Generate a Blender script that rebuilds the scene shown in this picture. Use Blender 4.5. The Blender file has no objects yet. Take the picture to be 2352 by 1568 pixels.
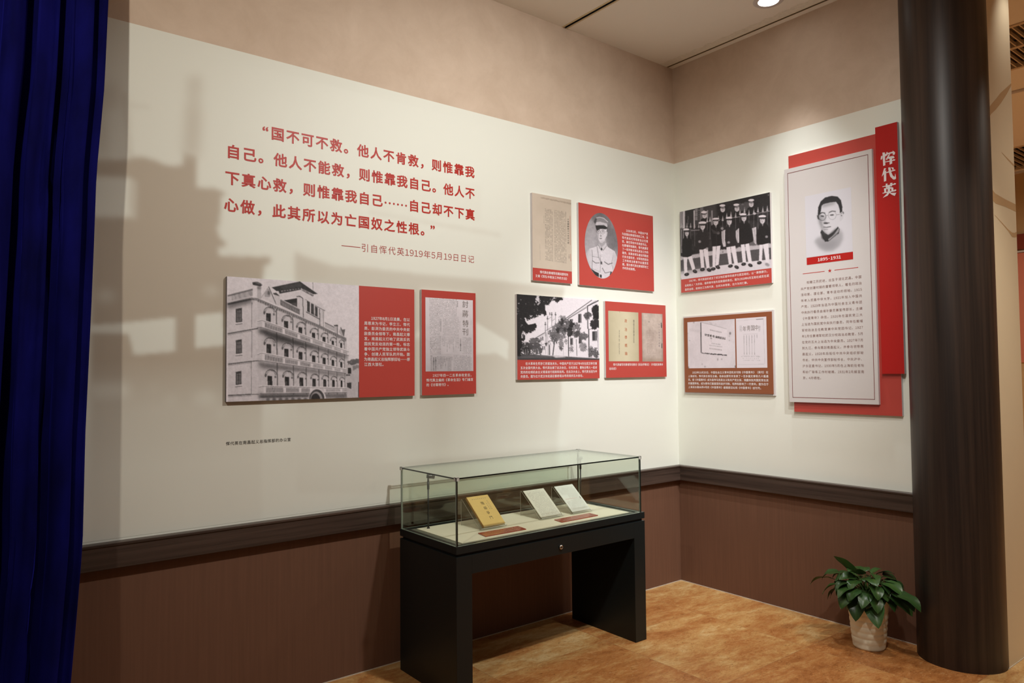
import bpy, bmesh, math, random
import numpy as np
from mathutils import Vector, Matrix
random.seed(7); rng = np.random.default_rng(7)
S = bpy.context.scene
COL = S.collection

# ------------------------------------------------------------------ camera
cam_d = bpy.data.cameras.new('camera'); cam = bpy.data.objects.new('camera', cam_d); COL.objects.link(cam)
CAM = Vector((-4.34296, -3.51498, 1.56291))
yaw, pit, rol = 0.667504, 0.039081, -0.0086350
fw = Vector((math.sin(yaw) * math.cos(pit), math.cos(yaw) * math.cos(pit), math.sin(pit)))
r0 = Vector((math.cos(yaw), -math.sin(yaw), 0)); u0_ = r0.cross(fw)
rt = r0 * math.cos(rol) + u0_ * math.sin(rol); up = -r0 * math.sin(rol) + u0_ * math.cos(rol)
M3 = Matrix((rt, up, -fw)).transposed()
cam.matrix_world = Matrix.Translation(CAM) @ M3.to_4x4()
cam_d.sensor_width = 36.0; cam_d.lens = 1672.64 / 2352 * 36.0
cam_d.clip_start = 0.05; cam_d.clip_end = 60
S.camera = cam

# ------------------------------------------------------------------ world, exposure, lamps
w = bpy.data.worlds.new('hall_air'); S.world = w; w.use_nodes = True
w.node_tree.nodes['Background'].inputs[0].default_value = (1.0, 0.88, 0.76, 1)
w.node_tree.nodes['Background'].inputs[1].default_value = 0.09
S.view_settings.view_transform = 'Standard'
try: S.view_settings.look = 'None'
except Exception: pass
S.view_settings.exposure = 0.0; S.view_settings.gamma = 1.0
S.view_settings.use_curve_mapping = False
CEIL = 3.836

def spot(name, loc, aim, power, size_deg, blend, color, radius=0.04):
    l = bpy.data.lights.new(name, 'SPOT'); l.energy = power; l.spot_size = math.radians(size_deg); l.spot_blend = blend
    l.color = color; l.shadow_soft_size = radius
    o = bpy.data.objects.new(name, l); COL.objects.link(o); o.location = loc
    o.rotation_euler = (Vector(aim) - Vector(loc)).to_track_quat('-Z', 'Y').to_euler()
    return o
WARM = (1.0, 0.93, 0.81); NEUTRAL = (0.965, 0.985, 1.0)
spot('spotlight_over_case', (-1.9, -2.5, 3.78), (-1.7, -0.1, 1.60), 245, 106, 1.0, (1.0, 0.995, 0.95), 0.05)
spot('spotlight_at_corner', (-1.2, -2.7, 3.78), (-0.50, -0.1, 1.25), 282, 50, 1.0, NEUTRAL, 0.05)
spot('spotlight_right_wall', (-3.3, -2.85, 3.80), (-0.1, -1.35, 1.9), 210, 58, 1.0, (1.0, 0.985, 0.93), 0.06)
spot('spotlight_by_curtain', (-4.85, -2.35, 3.7), (-3.2, 0.0, 2.3), 125, 96, 1.0, WARM, 0.03)
spot('downlight_hall', (-0.5, -3.6, 3.78), (-0.25, -1.45, 0.3), 150, 48, 1.0, WARM, 0.05)
spot('downlight_hall_pier', (0.28, -2.36, 3.80), (0.36, -2.09, 3.34), 8, 68, 1.0, (1.0, 0.97, 0.9), 0.03)
spot('pier_fill', (1.5, -3.6, 3.78), (0.4, -2.1, 1.6), 80, 66, 1.0, WARM, 0.05)  # unseen fill lamp added to raise the pier's middle and foot
spot('far_hall_fill', (3.4, -1.9, 3.78), (4.4, -1.2, 0.0), 150, 140, 1.0, WARM, 0.05)  # unseen fill lamp added to brighten the far hall
for hx, hy in ((-3.4, -5.6), (-0.6, -5.6), (1.6, -4.2)):      # added unseen fill: floor pools bounce warm light to ceiling and upper walls
    spot('hall_bounce_fill', (hx, hy, 3.78), (hx, hy, 0.0), 240, 80, 1.0, WARM, 0.05)

spot('hall_beyond_fill', (2.6, -1.6, 3.78), (2.6, -1.6, 0.0), 560, 100, 1.0, (0.95, 0.97, 1.0), 0.05)  # unseen fill added beyond the pier, bounced off the floor to lift the hall ceiling

# ------------------------------------------------------------------ materials
def s2l(c):
    c = np.asarray(c, float) / 255.0
    return np.where(c <= 0.04045, c / 12.92, ((c + 0.055) / 1.055) ** 2.4)
def rgb(*c): return tuple(float(x) for x in s2l(c)) + (1.0,)
def new_mat(name):
    m = bpy.data.materials.new(name); m.use_nodes = True
    nt = m.node_tree; b = nt.nodes['Principled BSDF']; return m, nt, b
def plain(name, col, rough=0.5, metal=0.0, spec=0.5, noise=0.0, scale=8.0, bump=0.0, stretch=(1, 1, 1)):
    m, nt, b = new_mat(name); N = nt.nodes; L = nt.links
    b.inputs['Roughness'].default_value = rough; b.inputs['Metallic'].default_value = metal
    b.inputs['Specular IOR Level'].default_value = spec
    tc = N.new('ShaderNodeTexCoord'); mp = N.new('ShaderNodeMapping'); mp.inputs['Scale'].default_value = stretch
    L.new(tc.outputs['Object'], mp.inputs[0])
    nz = N.new('ShaderNodeTexNoise'); nz.inputs['Scale'].default_value = scale; nz.inputs['Detail'].default_value = 6
    nz.inputs['Roughness'].default_value = 0.6
    L.new(mp.outputs[0], nz.inputs['Vector'])
    mx = N.new('ShaderNodeMix'); mx.data_type = 'RGBA'
    c = np.array(col[:3])
    mx.inputs[6].default_value = tuple(c * (1 - noise)) + (1,); mx.inputs[7].default_value = tuple(np.minimum(c * (1 + noise), 1)) + (1,)
    L.new(nz.outputs['Fac'], mx.inputs[0]); L.new(mx.outputs[2], b.inputs['Base Color'])
    if bump:
        bp = N.new('ShaderNodeBump'); bp.inputs['Strength'].default_value = bump; bp.inputs['Distance'].default_value = 0.002
        L.new(nz.outputs['Fac'], bp.inputs['Height']); L.new(bp.outputs[0], b.inputs['Normal'])
    return m

CREAM = (0.80, 0.805, 0.725); PINK = (0.63, 0.495, 0.385); BROWN = (0.158, 0.077, 0.047)
def wall_material():
    m, nt, b = new_mat('exhibition_wall'); N = nt.nodes; L = nt.links
    tc = N.new('ShaderNodeTexCoord'); sep = N.new('ShaderNodeSeparateXYZ'); L.new(tc.outputs['Object'], sep.inputs[0])
    n1 = N.new('ShaderNodeTexNoise'); n1.inputs['Scale'].default_value = 4.5; n1.inputs['Detail'].default_value = 10; n1.inputs['Roughness'].default_value = 0.70
    n1.inputs['Distortion'].default_value = 0.35
    L.new(tc.outputs['Object'], n1.inputs['Vector'])
    cr = N.new('ShaderNodeValToRGB'); cr.color_ramp.elements[0].position = 0.32; cr.color_ramp.elements[1].position = 0.72
    p = np.array(PINK)
    cr.color_ramp.elements[0].color = tuple(p * np.array([.92, .90, .88])) + (1,); cr.color_ramp.elements[1].color = tuple(p * np.array([1.08, 1.09, 1.10])) + (1,)
    L.new(n1.outputs['Fac'], cr.inputs[0])
    n2 = N.new('ShaderNodeTexNoise'); n2.inputs['Scale'].default_value = 1.3; n2.inputs['Detail'].default_value = 4
    L.new(tc.outputs['Object'], n2.inputs['Vector'])
    cc = N.new('ShaderNodeMix'); cc.data_type = 'RGBA'; c = np.array(CREAM)
    cc.inputs[6].default_value = tuple(c * 0.975) + (1,); cc.inputs[7].default_value = tuple(c * 1.02) + (1,)
    L.new(n2.outputs['Fac'], cc.inputs[0])
    mp = N.new('ShaderNodeMapping'); mp.inputs['Scale'].default_value = (38, 38, 1.2); L.new(tc.outputs['Object'], mp.inputs[0])
    n3 = N.new('ShaderNodeTexNoise'); n3.inputs['Scale'].default_value = 2.0; n3.inputs['Detail'].default_value = 5; L.new(mp.outputs[0], n3.inputs['Vector'])
    bb = N.new('ShaderNodeMix'); bb.data_type = 'RGBA'; d = np.array(BROWN)
    bb.inputs[6].default_value = tuple(d * 0.82) + (1,); bb.inputs[7].default_value = tuple(d * 1.18) + (1,)
    L.new(n3.outputs['Fac'], bb.inputs[0])
    g1 = N.new('ShaderNodeMath'); g1.operation = 'GREATER_THAN'; g1.inputs[1].default_value = 3.108; L.new(sep.outputs[2], g1.inputs[0])
    g2 = N.new('ShaderNodeMath'); g2.operation = 'GREATER_THAN'; g2.inputs[1].default_value = 0.80; L.new(sep.outputs[2], g2.inputs[0])
    m1 = N.new('ShaderNodeMix'); m1.data_type = 'RGBA'; L.new(g2.outputs[0], m1.inputs[0]); L.new(bb.outputs[2], m1.inputs[6]); L.new(cc.outputs[2], m1.inputs[7])
    m2 = N.new('ShaderNodeMix'); m2.data_type = 'RGBA'; L.new(g1.outputs[0], m2.inputs[0]); L.new(m1.outputs[2], m2.inputs[6]); L.new(cr.outputs[0], m2.inputs[7])
    L.new(m2.outputs[2], b.inputs['Base Color'])
    b.inputs['Roughness'].default_value = 0.62; b.inputs['Specular IOR Level'].default_value = 0.25
    bp = N.new('ShaderNodeBump'); bp.inputs['Strength'].default_value = 0.12; bp.inputs['Distance'].default_value = 0.002
    L.new(n1.outputs['Fac'], bp.inputs['Height']); L.new(bp.outputs[0], b.inputs['Normal'])
    return m

def marble_material():
    m, nt, b = new_mat('marble_floor'); N = nt.nodes; L = nt.links
    tc = N.new('ShaderNodeTexCoord'); sep = N.new('ShaderNodeSeparateXYZ'); L.new(tc.outputs['Object'], sep.inputs[0])
    def math_(op, a, b2=None):
        n = N.new('ShaderNodeMath'); n.operation = op
        for i, v in enumerate((a, b2)):
            if v is None: continue
            if isinstance(v, (int, float)): n.inputs[i].default_value = v
            else: L.new(v, n.inputs[i])
        return n.outputs[0]
    TX, TY = 0.80, 0.78
    fx = math_('DIVIDE', math_('ADD', sep.outputs[0], 1.295), TX); fy = math_('DIVIDE', math_('ADD', sep.outputs[1], 1.275), TY)
    ix = math_('FLOOR', fx); iy = math_('FLOOR', fy)
    cmb = N.new('ShaderNodeCombineXYZ'); L.new(ix, cmb.inputs[0]); L.new(iy, cmb.inputs[1])
    wn = N.new('ShaderNodeTexWhiteNoise'); wn.noise_dimensions = '3D'; L.new(cmb.outputs[0], wn.inputs['Vector'])
    off = N.new('ShaderNodeVectorMath'); off.operation = 'MULTIPLY_ADD'
    L.new(wn.outputs['Color'], off.inputs[0]); off.inputs[1].default_value = (9, 9, 9); L.new(tc.outputs['Object'], off.inputs[2])
    mp = N.new('ShaderNodeMapping'); mp.inputs['Scale'].default_value = (1.0, 2.3, 1.0); mp.inputs['Rotation'].default_value = (0, 0, 0.35)
    L.new(off.outputs[0], mp.inputs[0])
    n1 = N.new('ShaderNodeTexNoise'); n1.inputs['Scale'].default_value = 3.4; n1.inputs['Detail'].default_value = 14; n1.inputs['Roughness'].default_value = 0.76; n1.inputs['Distortion'].default_value = 0.3
    L.new(mp.outputs[0], n1.inputs['Vector'])
    cr = N.new('ShaderNodeValToRGB'); e = cr.color_ramp.elements
    e[0].position = 0.30; e[0].color = (0.30, 0.105, 0.027, 1); e[1].position = 0.68; e[1].color = (0.70, 0.48, 0.225, 1)
    k = e.new(0.45); k.color = (0.45, 0.185, 0.055, 1); k = e.new(0.57); k.color = (0.57, 0.315, 0.112, 1)
    sh = math_('ADD', n1.outputs['Fac'], math_('MULTIPLY', math_('SUBTRACT', wn.outputs['Value'], 0.5), 0.20))
    L.new(sh, cr.inputs[0])
    n2 = N.new('ShaderNodeTexNoise'); n2.inputs['Scale'].default_value = 24; n2.inputs['Detail'].default_value = 8; n2.inputs['Roughness'].default_value = 0.75; n2.inputs['Distortion'].default_value = 1.5
    L.new(mp.outputs[0], n2.inputs['Vector'])
    cr2 = N.new('ShaderNodeValToRGB'); q = cr2.color_ramp.elements
    q[0].position = 0.33; q[0].color = (0.45, 0.36, 0.28, 1); q[1].position = 0.45; q[1].color = (1, 1, 1, 1)
    L.new(n2.outputs['Fac'], cr2.inputs[0])
    mu = N.new('ShaderNodeMix'); mu.data_type = 'RGBA'; mu.blend_type = 'MULTIPLY'; mu.inputs[0].default_value = 0.9
    L.new(cr.outputs[0], mu.inputs[6]); L.new(cr2.outputs[0], mu.inputs[7])
    cr3 = N.new('ShaderNodeValToRGB'); q = cr3.color_ramp.elements
    q[0].position = 0.55; q[0].color = (0, 0, 0, 1); q[1].position = 0.70; q[1].color = (1, 1, 1, 1)
    L.new(n2.outputs['Fac'], cr3.inputs[0])
    m0 = N.new('ShaderNodeMix'); m0.data_type = 'RGBA'; m0.inputs[7].default_value = (0.68, 0.45, 0.22, 1)
    L.new(math_('MULTIPLY', cr3.outputs[0], 0.7), m0.inputs[0]); L.new(mu.outputs[2], m0.inputs[6])
    # joints
    jx = math_('MULTIPLY', math_('ABSOLUTE', math_('SUBTRACT', math_('FRACT', math_('ADD', fx, 0.5)), 0.5)), TX)
    jy = math_('MULTIPLY', math_('ABSOLUTE', math_('SUBTRACT', math_('FRACT', math_('ADD', fy, 0.5)), 0.5)), TY)
    j = math_('LESS_THAN', math_('MINIMUM', jx, jy), 0.0012)
    mj = N.new('ShaderNodeMix'); mj.data_type = 'RGBA'; L.new(math_('MULTIPLY', j, 0.6), mj.inputs[0]); L.new(m0.outputs[2], mj.inputs[6]); mj.inputs[7].default_value = (0.25, 0.15, 0.08, 1)
    L.new(mj.outputs[2], b.inputs['Base Color'])
    b.inputs['Roughness'].default_value = 0.36; b.inputs['Specular IOR Level'].default_value = 0.35
    return m

def wood_material(name, dark, light, axis, rough=0.4, freq=26.0, coat=0.0, spec=0.5):
    m, nt, b = new_mat(name); N = nt.nodes; L = nt.links
    tc = N.new('ShaderNodeTexCoord'); mp = N.new('ShaderNodeMapping')
    sc = [freq] * 3; sc[axis] = freq * 0.022; mp.inputs['Scale'].default_value = sc
    L.new(tc.outputs['Object'], mp.inputs[0])
    nz = N.new('ShaderNodeTexNoise'); nz.inputs['Scale'].default_value = 1.0; nz.inputs['Detail'].default_value = 7; nz.inputs['Roughness'].default_value = 0.62
    L.new(mp.outputs[0], nz.inputs['Vector'])
    cr = N.new('ShaderNodeValToRGB'); cr.color_ramp.elements[0].position = 0.33; cr.color_ramp.elements[1].position = 0.68
    cr.color_ramp.elements[0].color = tuple(dark) + (1,); cr.color_ramp.elements[1].color = tuple(light) + (1,)
    L.new(nz.outputs['Fac'], cr.inputs[0]); L.new(cr.outputs[0], b.inputs['Base Color'])
    b.inputs['Roughness'].default_value = rough; b.inputs['Coat Weight'].default_value = coat; b.inputs['Specular IOR Level'].default_value = spec
    return m

def glass_material(name, tint, edge=False):
    m = bpy.data.materials.new(name); m.use_nodes = True; nt = m.node_tree; N = nt.nodes; L = nt.links
    N.remove(N['Principled BSDF']); out = N['Material Output']
    tr = N.new('ShaderNodeBsdfTransparent'); tr.inputs[0].default_value = tuple(tint) + (1,)
    gl = N.new('ShaderNodeBsdfGlossy'); gl.inputs['Roughness'].default_value = 0.01; gl.inputs[0].default_value = (0.95, 1, 0.97, 1)
    ge = N.new('ShaderNodeNewGeometry'); dt = N.new('ShaderNodeVectorMath'); dt.operation = 'DOT_PRODUCT'
    L.new(ge.outputs['Normal'], dt.inputs[0]); L.new(ge.outputs['Incoming'], dt.inputs[1])
    def mth(op, x, y=None):
        n = N.new('ShaderNodeMath'); n.operation = op
        L.new(x, n.inputs[0]) if not isinstance(x, (int, float)) else setattr(n.inputs[0], 'default_value', x)
        if y is not None: L.new(y, n.inputs[1]) if not isinstance(y, (int, float)) else setattr(n.inputs[1], 'default_value', y)
        return n.outputs[0]
    sch = mth('ADD', mth('MULTIPLY', mth('POWER', mth('SUBTRACT', 1.0, mth('ABSOLUTE', dt.outputs['Value'])), 5.0), 0.96), 0.04)   # Schlick reflectance
    mx = N.new('ShaderNodeMixShader'); L.new(sch, mx.inputs[0]); L.new(tr.outputs[0], mx.inputs[1]); L.new(gl.outputs[0], mx.inputs[2])
    L.new(mx.outputs[0], out.inputs[0]); return m

def print_material():
    m, nt, b = new_mat('printed_surface'); N = nt.nodes; L = nt.links
    a = N.new('ShaderNodeAttribute'); a.attribute_name = 'ink'; L.new(a.outputs['Color'], b.inputs['Base Color'])
    b.inputs['Roughness'].default_value = 0.55; b.inputs['Specular IOR Level'].default_value = 0.3
    return m

M = {}
M['wall'] = wall_material(); M['floor'] = marble_material(); M['print'] = print_material()
M['cream'] = plain('cream_paint', CREAM, 0.6, spec=0.25, noise=0.02)
M['ceiling'] = plain('ceiling_paint', (0.88, 0.84, 0.76), 0.8, spec=0.2, noise=0.03, scale=3)
M['slot'] = plain('slot_black', (0.012, 0.012, 0.014), 0.7)
M['flange'] = plain('slot_flange', (0.62, 0.50, 0.30), 0.5, noise=0.25, scale=30)
M['plaster'] = plain('rough_plaster', (0.80, 0.76, 0.66), 0.9, noise=0.18, scale=40, bump=0.6)
M['rail'] = wood_material('rail_wood', (0.034, 0.021, 0.016), (0.082, 0.053, 0.041), 0, 0.38, 60)
M['rail_y'] = wood_material('rail_wood_side', (0.034, 0.021, 0.016), (0.082, 0.053, 0.041), 1, 0.38, 60)
M['pillar'] = wood_material('pillar_wood', (0.016, 0.010, 0.008), (0.050, 0.030, 0.021), 2, 0.42, 30, spec=0.4)
M['caulk'] = plain('white_caulk', (0.60, 0.52, 0.42), 0.7, noise=0.3, scale=30)
M['red'] = plain('panel_red', (0.48, 0.054, 0.040), 0.42, spec=0.6, noise=0.02)
M['deepred'] = plain('strip_red', (0.43, 0.010, 0.008), 0.42, spec=0.35, noise=0.02)
M['panel_brown'] = plain('panel_brown', (0.255, 0.080, 0.032), 0.5, spec=0.35, noise=0.03)
M['panel_white'] = plain('panel_white', (0.62, 0.58, 0.565), 0.5, spec=0.3, noise=0.01)
M['foam'] = plain('foam_edge', (0.62, 0.57, 0.57), 0.6, noise=0.02)
M['foam_dark'] = plain('foam_core', (0.18, 0.16, 0.16), 0.6, noise=0.05)
M['letter_red'] = plain('vinyl_red', (0.47, 0.030, 0.020), 0.45, spec=0.3, noise=0.02)
M['letter_thin'] = plain('vinyl_dull_red', (0.42, 0.052, 0.045), 0.45, spec=0.3, noise=0.02)
M['letter_black'] = plain('vinyl_grey', (0.060, 0.055, 0.050), 0.5, noise=0.02)
M['ink_white'] = plain('ink_white', (0.80, 0.74, 0.74), 0.5, noise=0.01)
M['ink_red'] = plain('ink_red', (0.45, 0.020, 0.014), 0.5, noise=0.01)
M['ink_maroon'] = plain('ink_maroon', (0.17, 0.018, 0.016), 0.5, noise=0.01)
M['ink_brown'] = plain('ink_brown', (0.20, 0.085, 0.065), 0.5, noise=0.01)
M['ink_orange'] = plain('ink_orange', (0.45, 0.13, 0.05), 0.5, noise=0.1)
M['ink_black'] = plain('ink_black', (0.03, 0.028, 0.026), 0.5, noise=0.02)
M['ink_grey'] = plain('ink_grey', (0.20, 0.17, 0.16), 0.5, noise=0.1)
M['black'] = plain('case_black', (0.0080, 0.0118, 0.0125), 0.42, spec=0.4, noise=0.05, scale=4)
M['groove'] = plain('case_groove', (0.004, 0.004, 0.004), 0.7)
M['deck'] = plain('deck_linen', (0.80, 0.75, 0.62), 0.85, spec=0.1, noise=0.05, scale=120)
M['trough'] = plain('glass_trough', (0.15, 0.16, 0.135), 0.25, spec=0.5, noise=0.1)  # grey-green reflection of deck and wall put into the base colour
M['glass'] = glass_material('case_glass', (0.965, 0.985, 0.955))
M['acrylic'] = glass_material('clear_acrylic', (0.97, 0.98, 0.96))
M['glass_edge'] = plain('glass_cut_edge', (0.006, 0.011, 0.009), 0.15, spec=0.6)
M['glass_side'] = plain('glass_bright_edge', (0.30, 0.36, 0.31), 0.15, spec=0.6)
M['acrylic_edge'] = plain('acrylic_bright_edge', (0.55, 0.54, 0.50), 0.2, spec=0.6)
M['chrome'] = plain('chrome', (0.62, 0.58, 0.54), 0.18, metal=1.0)
M['lamp_metal'] = plain('lamp_metal', (0.16, 0.16, 0.16), 0.3, metal=0.9)
M['lamp_post'] = plain('lamp_post', (0.02, 0.02, 0.02), 0.4)
M['book_yellow'] = plain('book_cover_yellow', (0.82, 0.58, 0.22), 0.6, spec=0.25, noise=0.06, scale=25)
M['book_edge'] = plain('book_spine_ochre', (0.36, 0.19, 0.05), 0.7, noise=0.1, scale=60)
M['paper'] = plain('old_paper', (0.78, 0.76, 0.68), 0.7, spec=0.2, noise=0.05, scale=30)
M['paper_cool'] = plain('old_paper_cool', (0.76, 0.77, 0.74), 0.7, spec=0.2, noise=0.05, scale=30)
M['plate_red'] = plain('label_plate_red', (0.36, 0.052, 0.030), 0.2, spec=0.6, noise=0.06, scale=30)
M['ink_page'] = plain('ink_faded', (0.30, 0.28, 0.26), 0.6, noise=0.2)
M['plate_text'] = plain('label_print', (0.52, 0.25, 0.20), 0.4, noise=0.05)
M['pot'] = plain('pot_plastic', (0.86, 0.82, 0.64), 0.45, spec=0.35, noise=0.03)
M['soil'] = plain('potting_soil', (0.020, 0.012, 0.007), 0.95, noise=0.4, scale=60, bump=1.0)
M['stem'] = plain('plant_stem', (0.06, 0.13, 0.025), 0.5, noise=0.2)
M['pier'] = plain('pier_paint', (0.70, 0.58, 0.40), 0.7, spec=0.2, noise=0.02)
M['pier_streak'] = plain('pier_brush', (0.50, 0.32, 0.16), 0.7, spec=0.2, noise=0.1, scale=6)
M['hall'] = plain('hall_paint', (0.60, 0.42, 0.22), 0.8, spec=0.2, noise=0.03)
M['hall_red'] = plain('hall_red', (0.23, 0.035, 0.015), 0.6, noise=0.05)
M['poster'] = plain('poster_pink', (0.66, 0.22, 0.15), 0.6, noise=0.08, scale=3)
M['grille'] = plain('grille_paint', (0.62, 0.50, 0.35), 0.6, noise=0.05)
M['duct'] = plain('duct_brown', (0.17, 0.12, 0.07), 0.8, noise=0.35, scale=5)

def leaf_material():
    m, nt, b = new_mat('pothos_leaf'); N = nt.nodes; L = nt.links
    a = N.new('ShaderNodeAttribute'); a.attribute_name = 'ink'; L.new(a.outputs['Color'], b.inputs['Base Color'])
    b.inputs['Roughness'].default_value = 0.33; b.inputs['Specular IOR Level'].default_value = 0.45
    return m
M['leaf'] = leaf_material()
def velvet():
    m, nt, b = new_mat('blue_velvet'); N = nt.nodes; L = nt.links
    tc = N.new('ShaderNodeTexCoord'); nz = N.new('ShaderNodeTexNoise'); nz.inputs['Scale'].default_value = 9; nz.inputs['Detail'].default_value = 6
    mp = N.new('ShaderNodeMapping'); mp.inputs['Scale'].default_value = (1, 1, 0.35); L.new(tc.outputs['Object'], mp.inputs[0]); L.new(mp.outputs[0], nz.inputs['Vector'])
    cr = N.new('ShaderNodeValToRGB'); cr.color_ramp.elements[0].position = 0.3; cr.color_ramp.elements[1].position = 0.75
    cr.color_ramp.elements[0].color = (0.003, 0.003, 0.042, 1); cr.color_ramp.elements[1].color = (0.006, 0.006, 0.12, 1)
    L.new(nz.outputs['Fac'], cr.inputs[0]); L.new(cr.outputs[0], b.inputs['Base Color'])
    b.inputs['Roughness'].default_value = 0.9; b.inputs['Specular IOR Level'].default_value = 0.05
    b.inputs['Sheen Weight'].default_value = 0.25; b.inputs['Sheen Tint'].default_value = (0.05, 0.05, 0.9, 1); b.inputs['Sheen Roughness'].default_value = 0.4
    return m
M['velvet'] = velvet()

# ------------------------------------------------------------------ object helpers
def obj(name, me_or_bm, mats, parent=None, smooth=False):
    if isinstance(me_or_bm, bmesh.types.BMesh):
        me = bpy.data.meshes.new(name); bmesh.ops.recalc_face_normals(me_or_bm, faces=me_or_bm.faces[:]); me_or_bm.to_mesh(me); me_or_bm.free()
    else: me = me_or_bm
    for m in (mats if isinstance(mats, (list, tuple)) else [mats]): me.materials.append(M[m] if isinstance(m, str) else m)
    if smooth:
        for p in me.polygons: p.use_smooth = True
    o = bpy.data.objects.new(name, me); COL.objects.link(o)
    if parent: o.parent = parent
    return o
def tag(o, label, cat, group=None):
    o['label'] = label; o['category'] = cat
    if group: o['group'] = group
    return o
def thing(name, loc, label, cat, group=None, rz=0.0):
    o = bpy.data.objects.new(name, None); COL.objects.link(o); o.location = loc; o.rotation_euler = (0, 0, rz); o.empty_display_size = 0.1
    return tag(o, label, cat, group)
def struct(name, bm, mats, smooth=False):
    o = obj(name, bm, mats, None, smooth); o['kind'] = 'structure'; return o
def put(o, parent_loc):
    """mesh built in world coordinates -> child of an Empty standing at parent_loc"""
    o.data.transform(Matrix.Translation(-Vector(parent_loc))); return o
def box(bm, x0, x1, y0, y1, z0, z1, bevel=0.0, mi=0):
    v = [bm.verts.new((x, y, z)) for x in (x0, x1) for y in (y0, y1) for z in (z0, z1)]
    fs = [bm.faces.new([v[i] for i in q]) for q in ((0, 1, 3, 2), (4, 6, 7, 5), (0, 4, 5, 1), (2, 3, 7, 6), (0, 2, 6, 4), (1, 5, 7, 3))]
    for f in fs: f.material_index = mi
    if bevel:
        es = list({e for f in fs for e in f.edges})
        bmesh.ops.bevel(bm, geom=es, offset=bevel, segments=2, affect='EDGES', profile=0.7)
    return fs
def newbox(*a, **k):
    bm = bmesh.new(); box(bm, *a, **k); return bm
def tube(bm, pts, r, n=10):
    pts = [Vector(p) for p in pts]; rings = []
    for i, p in enumerate(pts):
        d = (pts[min(i + 1, len(pts) - 1)] - pts[max(i - 1, 0)]).normalized()
        a = d.orthogonal().normalized() if abs(d.z) < 0.99 else Vector((1, 0, 0)); b = d.cross(a).normalized(); a = b.cross(d)
        rr = r[i] if isinstance(r, (list, tuple)) else r
        rings.append([bm.verts.new(p + (a * math.cos(2 * math.pi * k / n) + b * math.sin(2 * math.pi * k / n)) * rr) for k in range(n)])
    for i in range(len(rings) - 1):
        for k in range(n): bm.faces.new((rings[i][k], rings[i][(k + 1) % n], rings[i + 1][(k + 1) % n], rings[i + 1][k]))
    bm.faces.new(rings[0][::-1]); bm.faces.new(rings[-1])
def lathe(bm, prof, n=48, cx=0, cy=0, close=True):
    rings = [[bm.verts.new((cx + r * math.cos(2 * math.pi * k / n), cy + r * math.sin(2 * math.pi * k / n), z)) for k in range(n)] for r, z in prof]
    for i in range(len(rings) - 1):
        for k in range(n): bm.faces.new((rings[i][k], rings[i][(k + 1) % n], rings[i + 1][(k + 1) % n], rings[i + 1][k]))
    if close: bm.faces.new(rings[0][::-1]); bm.faces.new(rings[-1])

# ------------------------------------------------------------------ the setting
WXL, WY = -5.6, -9.5
o = struct('floor', newbox(WXL, 6.0, WY, 0.15, -0.05, 0.0), 'floor')
struct('wall_left', newbox(WXL, 0.15, 0.0, 0.15, 0.0, CEIL + 0.2), 'wall')
struct('wall_right', newbox(0.0, 0.15, -1.90, 0.0, 0.0, CEIL + 0.2), 'wall')
bm = bmesh.new()
box(bm, WXL, -1.116, WY, 0, CEIL, CEIL + 0.02); box(bm, -1.095, -0.068, WY, 0, CEIL, CEIL + 0.02); box(bm, -0.052, 0.0, -1.9, 0, CEIL, CEIL + 0.02)
box(bm, -0.052, 0.15, WY, -1.9, CEIL, CEIL + 0.02)
box(bm, 0.15, 1.25, WY, 0.15, CEIL, CEIL + 0.02); box(bm, 2.10, 4.42, WY, 0.15, CEIL, CEIL + 0.02); box(bm, 5.45, 6.0, WY, 0.15, CEIL, CEIL + 0.02)
box(bm, 1.25, 2.10, WY, -3.2, CEIL, CEIL + 0.02); box(bm, 1.25, 2.10, -0.2, 0.15, CEIL, CEIL + 0.02)
box(bm, 4.42, 5.45, WY, -3.2, CEIL, CEIL + 0.02)
struct('ceiling', bm, 'ceiling')
bm = bmesh.new(); box(bm, -1.16, -1.05, WY, 0, CEIL + 0.10, CEIL + 0.12); box(bm, -0.10, -0.01, -1.9, 0, CEIL + 0.10, CEIL + 0.12); box(bm, -1.16, -1.15, WY, 0, CEIL + .02, CEIL + .11); box(bm, -1.06, -1.05, WY, 0, CEIL + .02, CEIL + .11)
box(bm, 1.2, 2.15, -3.3, 0.0, CEIL + 0.20, CEIL + 0.22); box(bm, 4.37, 5.5, -3.3, 0.0, CEIL + 0.20, CEIL + 0.22)
for x_ in (1.22, 2.11, 4.39, 5.46): box(bm, x_, x_ + .02, -3.3, 0.0, CEIL + 0.02, CEIL + 0.21)
box(bm, 1.2, 5.5, -.22, -.2, CEIL + .02, CEIL + .21); box(bm, 1.2, 5.5, -3.24, -3.22, CEIL + .02, CEIL + .21)
o = struct('trim_1', bm, 'duct'); o['label'] = 'dark void above the ceiling slots'
bm = bmesh.new()
for a, b in ((-1.128, -1.116), (-1.095, -1.083)): box(bm, a, b, WY, 0, CEIL - 0.003, CEIL)
box(bm, -0.070, -0.066, -1.9, 0, CEIL - 0.003, CEIL); box(bm, -0.052, -0.049, -1.9, 0, CEIL - 0.003, CEIL)
box(bm, -1.1165, -1.1155, WY, 0, CEIL, CEIL + 0.05, mi=1); box(bm, -1.0955, -1.0945, WY, 0, CEIL, CEIL + 0.05, mi=1)
box(bm, -0.066, -0.064, -1.9, 0, CEIL, CEIL + 0.05, mi=1); box(bm, -0.054, -0.052, -1.9, 0, CEIL, CEIL + 0.05, mi=1)
struct('trim_2', bm, ['flange', 'slot'])
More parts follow.
